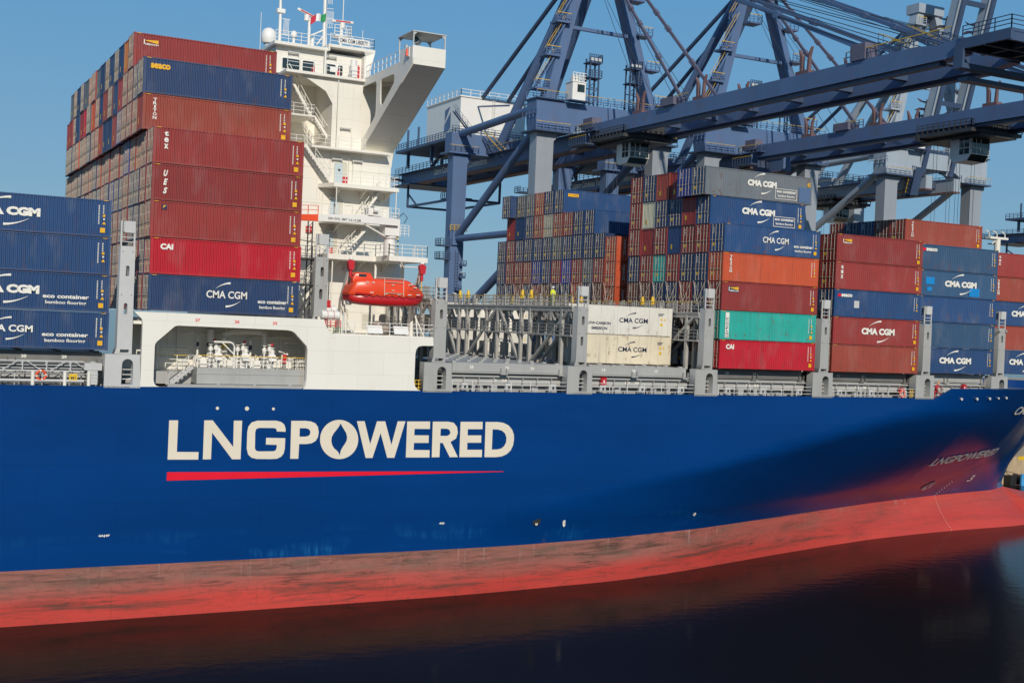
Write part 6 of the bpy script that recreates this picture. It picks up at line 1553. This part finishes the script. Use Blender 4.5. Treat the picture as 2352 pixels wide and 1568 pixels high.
    # stays
    if not boom_up:
        for s, X in ((0, GX[0]), (1, GX[1])):
            xa = 8.8 if s == 0 else 11.2
            for nm, tgt, r in (('inner_forestay', (X, -25.7, 54.0), .2), ('outer_forestay', (X, -58.4, 54.9), .26)):
                p, q_ = Vector((xa, 2.6, apx)), Vector(tgt); m = MB(); m.bar(p, q_, r * 1.4, r * 2)
                for k in (.25, .45, .55, .75): n_ = p.lerp(q_, k); m.bar(n_ - (q_ - p).normalized() * .5, n_ + (q_ - p).normalized() * .5, r * 2.4, r * 3.0)
                bd(m, nm, M['crane_purple'] if nm[0] == 'i' else A)
            m = MB()
            for k in range(3): m.tube([(xa + k * .4 - .4, 2.6, apx - 1.5), (X + k * .3 - .3, -62 - k * 3, 53.8)], .05, 5)
            for k in range(2): m.tube([(xa + k * .5, 5, apx - 1.2), (X + k * .5, -20 + k * 4 , 53.8)], .04, 5)
            bd(m, 'hoist_rope', M['cable'])
    # trolley with operator's cab
    if cab_y is not None:
        y = cab_y; m = MB(); zt = 51.7 if y < -3 else 50.3
        m.box(GX[0] - 1.2, GX[1] + 1.2, y - 4, y + 5, zt - .9, zt - .45); m.box(GX[0] + .8, GX[1] - .8, y - 3.5, y + 4.5, zt - .4, zt + 1.4); m.box(GX[0] - 1.3, GX[1] + 1.3, y + 4.6, y + 5.2, zt - 1.2, zt - .5); m.box(GX[0] + .3, GX[1], y - 4.2, y + 6, zt - 1.3, zt - 1.0)
        m.rail([(GX[0] - 1.2, y - 4, zt - .45), (GX[0] - 1.2, y + 5, zt - .45)], 1.1, 3, .9, .05, 0)
        m.rail([(GX[0] - 1.2, y - 4, zt - .45), (GX[1] + 1.2, y - 4, zt - .45)], 1.1, 3, .9, .05, 0)
        tr = bd(m, 'trolley', M['dark'])
        m = MB(); a, b = 7.9, 11.2; z1, z0 = zt - 1.1, zt - 4.2
        m.prism([(a, y + 1.6, z1), (a, y - 1.6, z1), (a, y - 1.75, z0 + .9), (a, y - 1.1, z0 + .15), (a, y + 1.0, z0), (a, y + 1.6, z0 + .6)], (b - a, 0, 0)); cab = bd(m, 'operator_cab', M['white'])
        m = MB(); m.box(a + .1, b - .1, y - 1.79, y - 1.66, z0 + 1.0, z1 - .15); m.box(a - .02, a, y - 1.5, y + .1, z0 + .95, z1 - .2); m.add([(a + .12, y - 1.76, z0 + .88), (a + .12, y - 1.14, z0 + .12), (b - .12, y - 1.14, z0 + .12), (b - .12, y - 1.76, z0 + .88)], [(0, 1, 2, 3)]); bd(m, 'cab_window', M['glass'], cab)
        m = MB()
        for xx in (a + .08, a + .9, a + 1.7, b - .08): m.box(xx - .04, xx + .04, y - 1.84, y - 1.78, z0 + .9, z1 - .1)
        for zz in (z0 + .95, z0 + 1.75, z1 - .12): m.box(a + .05, b - .05, y - 1.83, y - 1.785, zz - .04, zz + .04)
        m.box(a - .05, a - .01, y - .72, y - .64, z0 + .9, z1 - .15); m.box(a - .05, a - .01, y - 1.5, y + .1, z0 + 1.7, z0 + 1.78); bd(m, 'window_frame', M['white'], cab)
        m = MB()
        for xx in (GX[0] + .9, GX[0] + 1.5, GX[1] - 1.5, GX[1] - .9):
            for yy in (y + 1.5, y + 4.0): m.tube([(xx, yy, zt - .9), (xx, yy, 24.5)], .035, 4)
        bd(m, 'hoist_rope', M['cable'], tr)
        m = MB(); m.box(GX[0] - 2.6, GX[1] + 2.6, y + 1.4, y + 4.1, 23.9, 24.5); m.box(GX[0] + .4, GX[1] - .4, y + 1.2, y + 4.3, 24.5, 25.2); bd(m, 'spreader', M['crane_rust'], tr)
    return c
sts_crane(85.4, 'blue gantry crane farthest from the bow, boom lowered, with a white machinery house', cab_y=-9.5)
sts_crane(115.0, 'blue gantry crane between two others, boom lowered over the foredeck', cab_y=-43.2)
sts_crane(152.4, 'pale grey blue gantry crane with its boom raised', boom_up=True, pale=True, cab_y=23.0)
sts_crane(249.5, 'dark blue gantry crane beyond the bow, only its backreach end showing', detail=False)
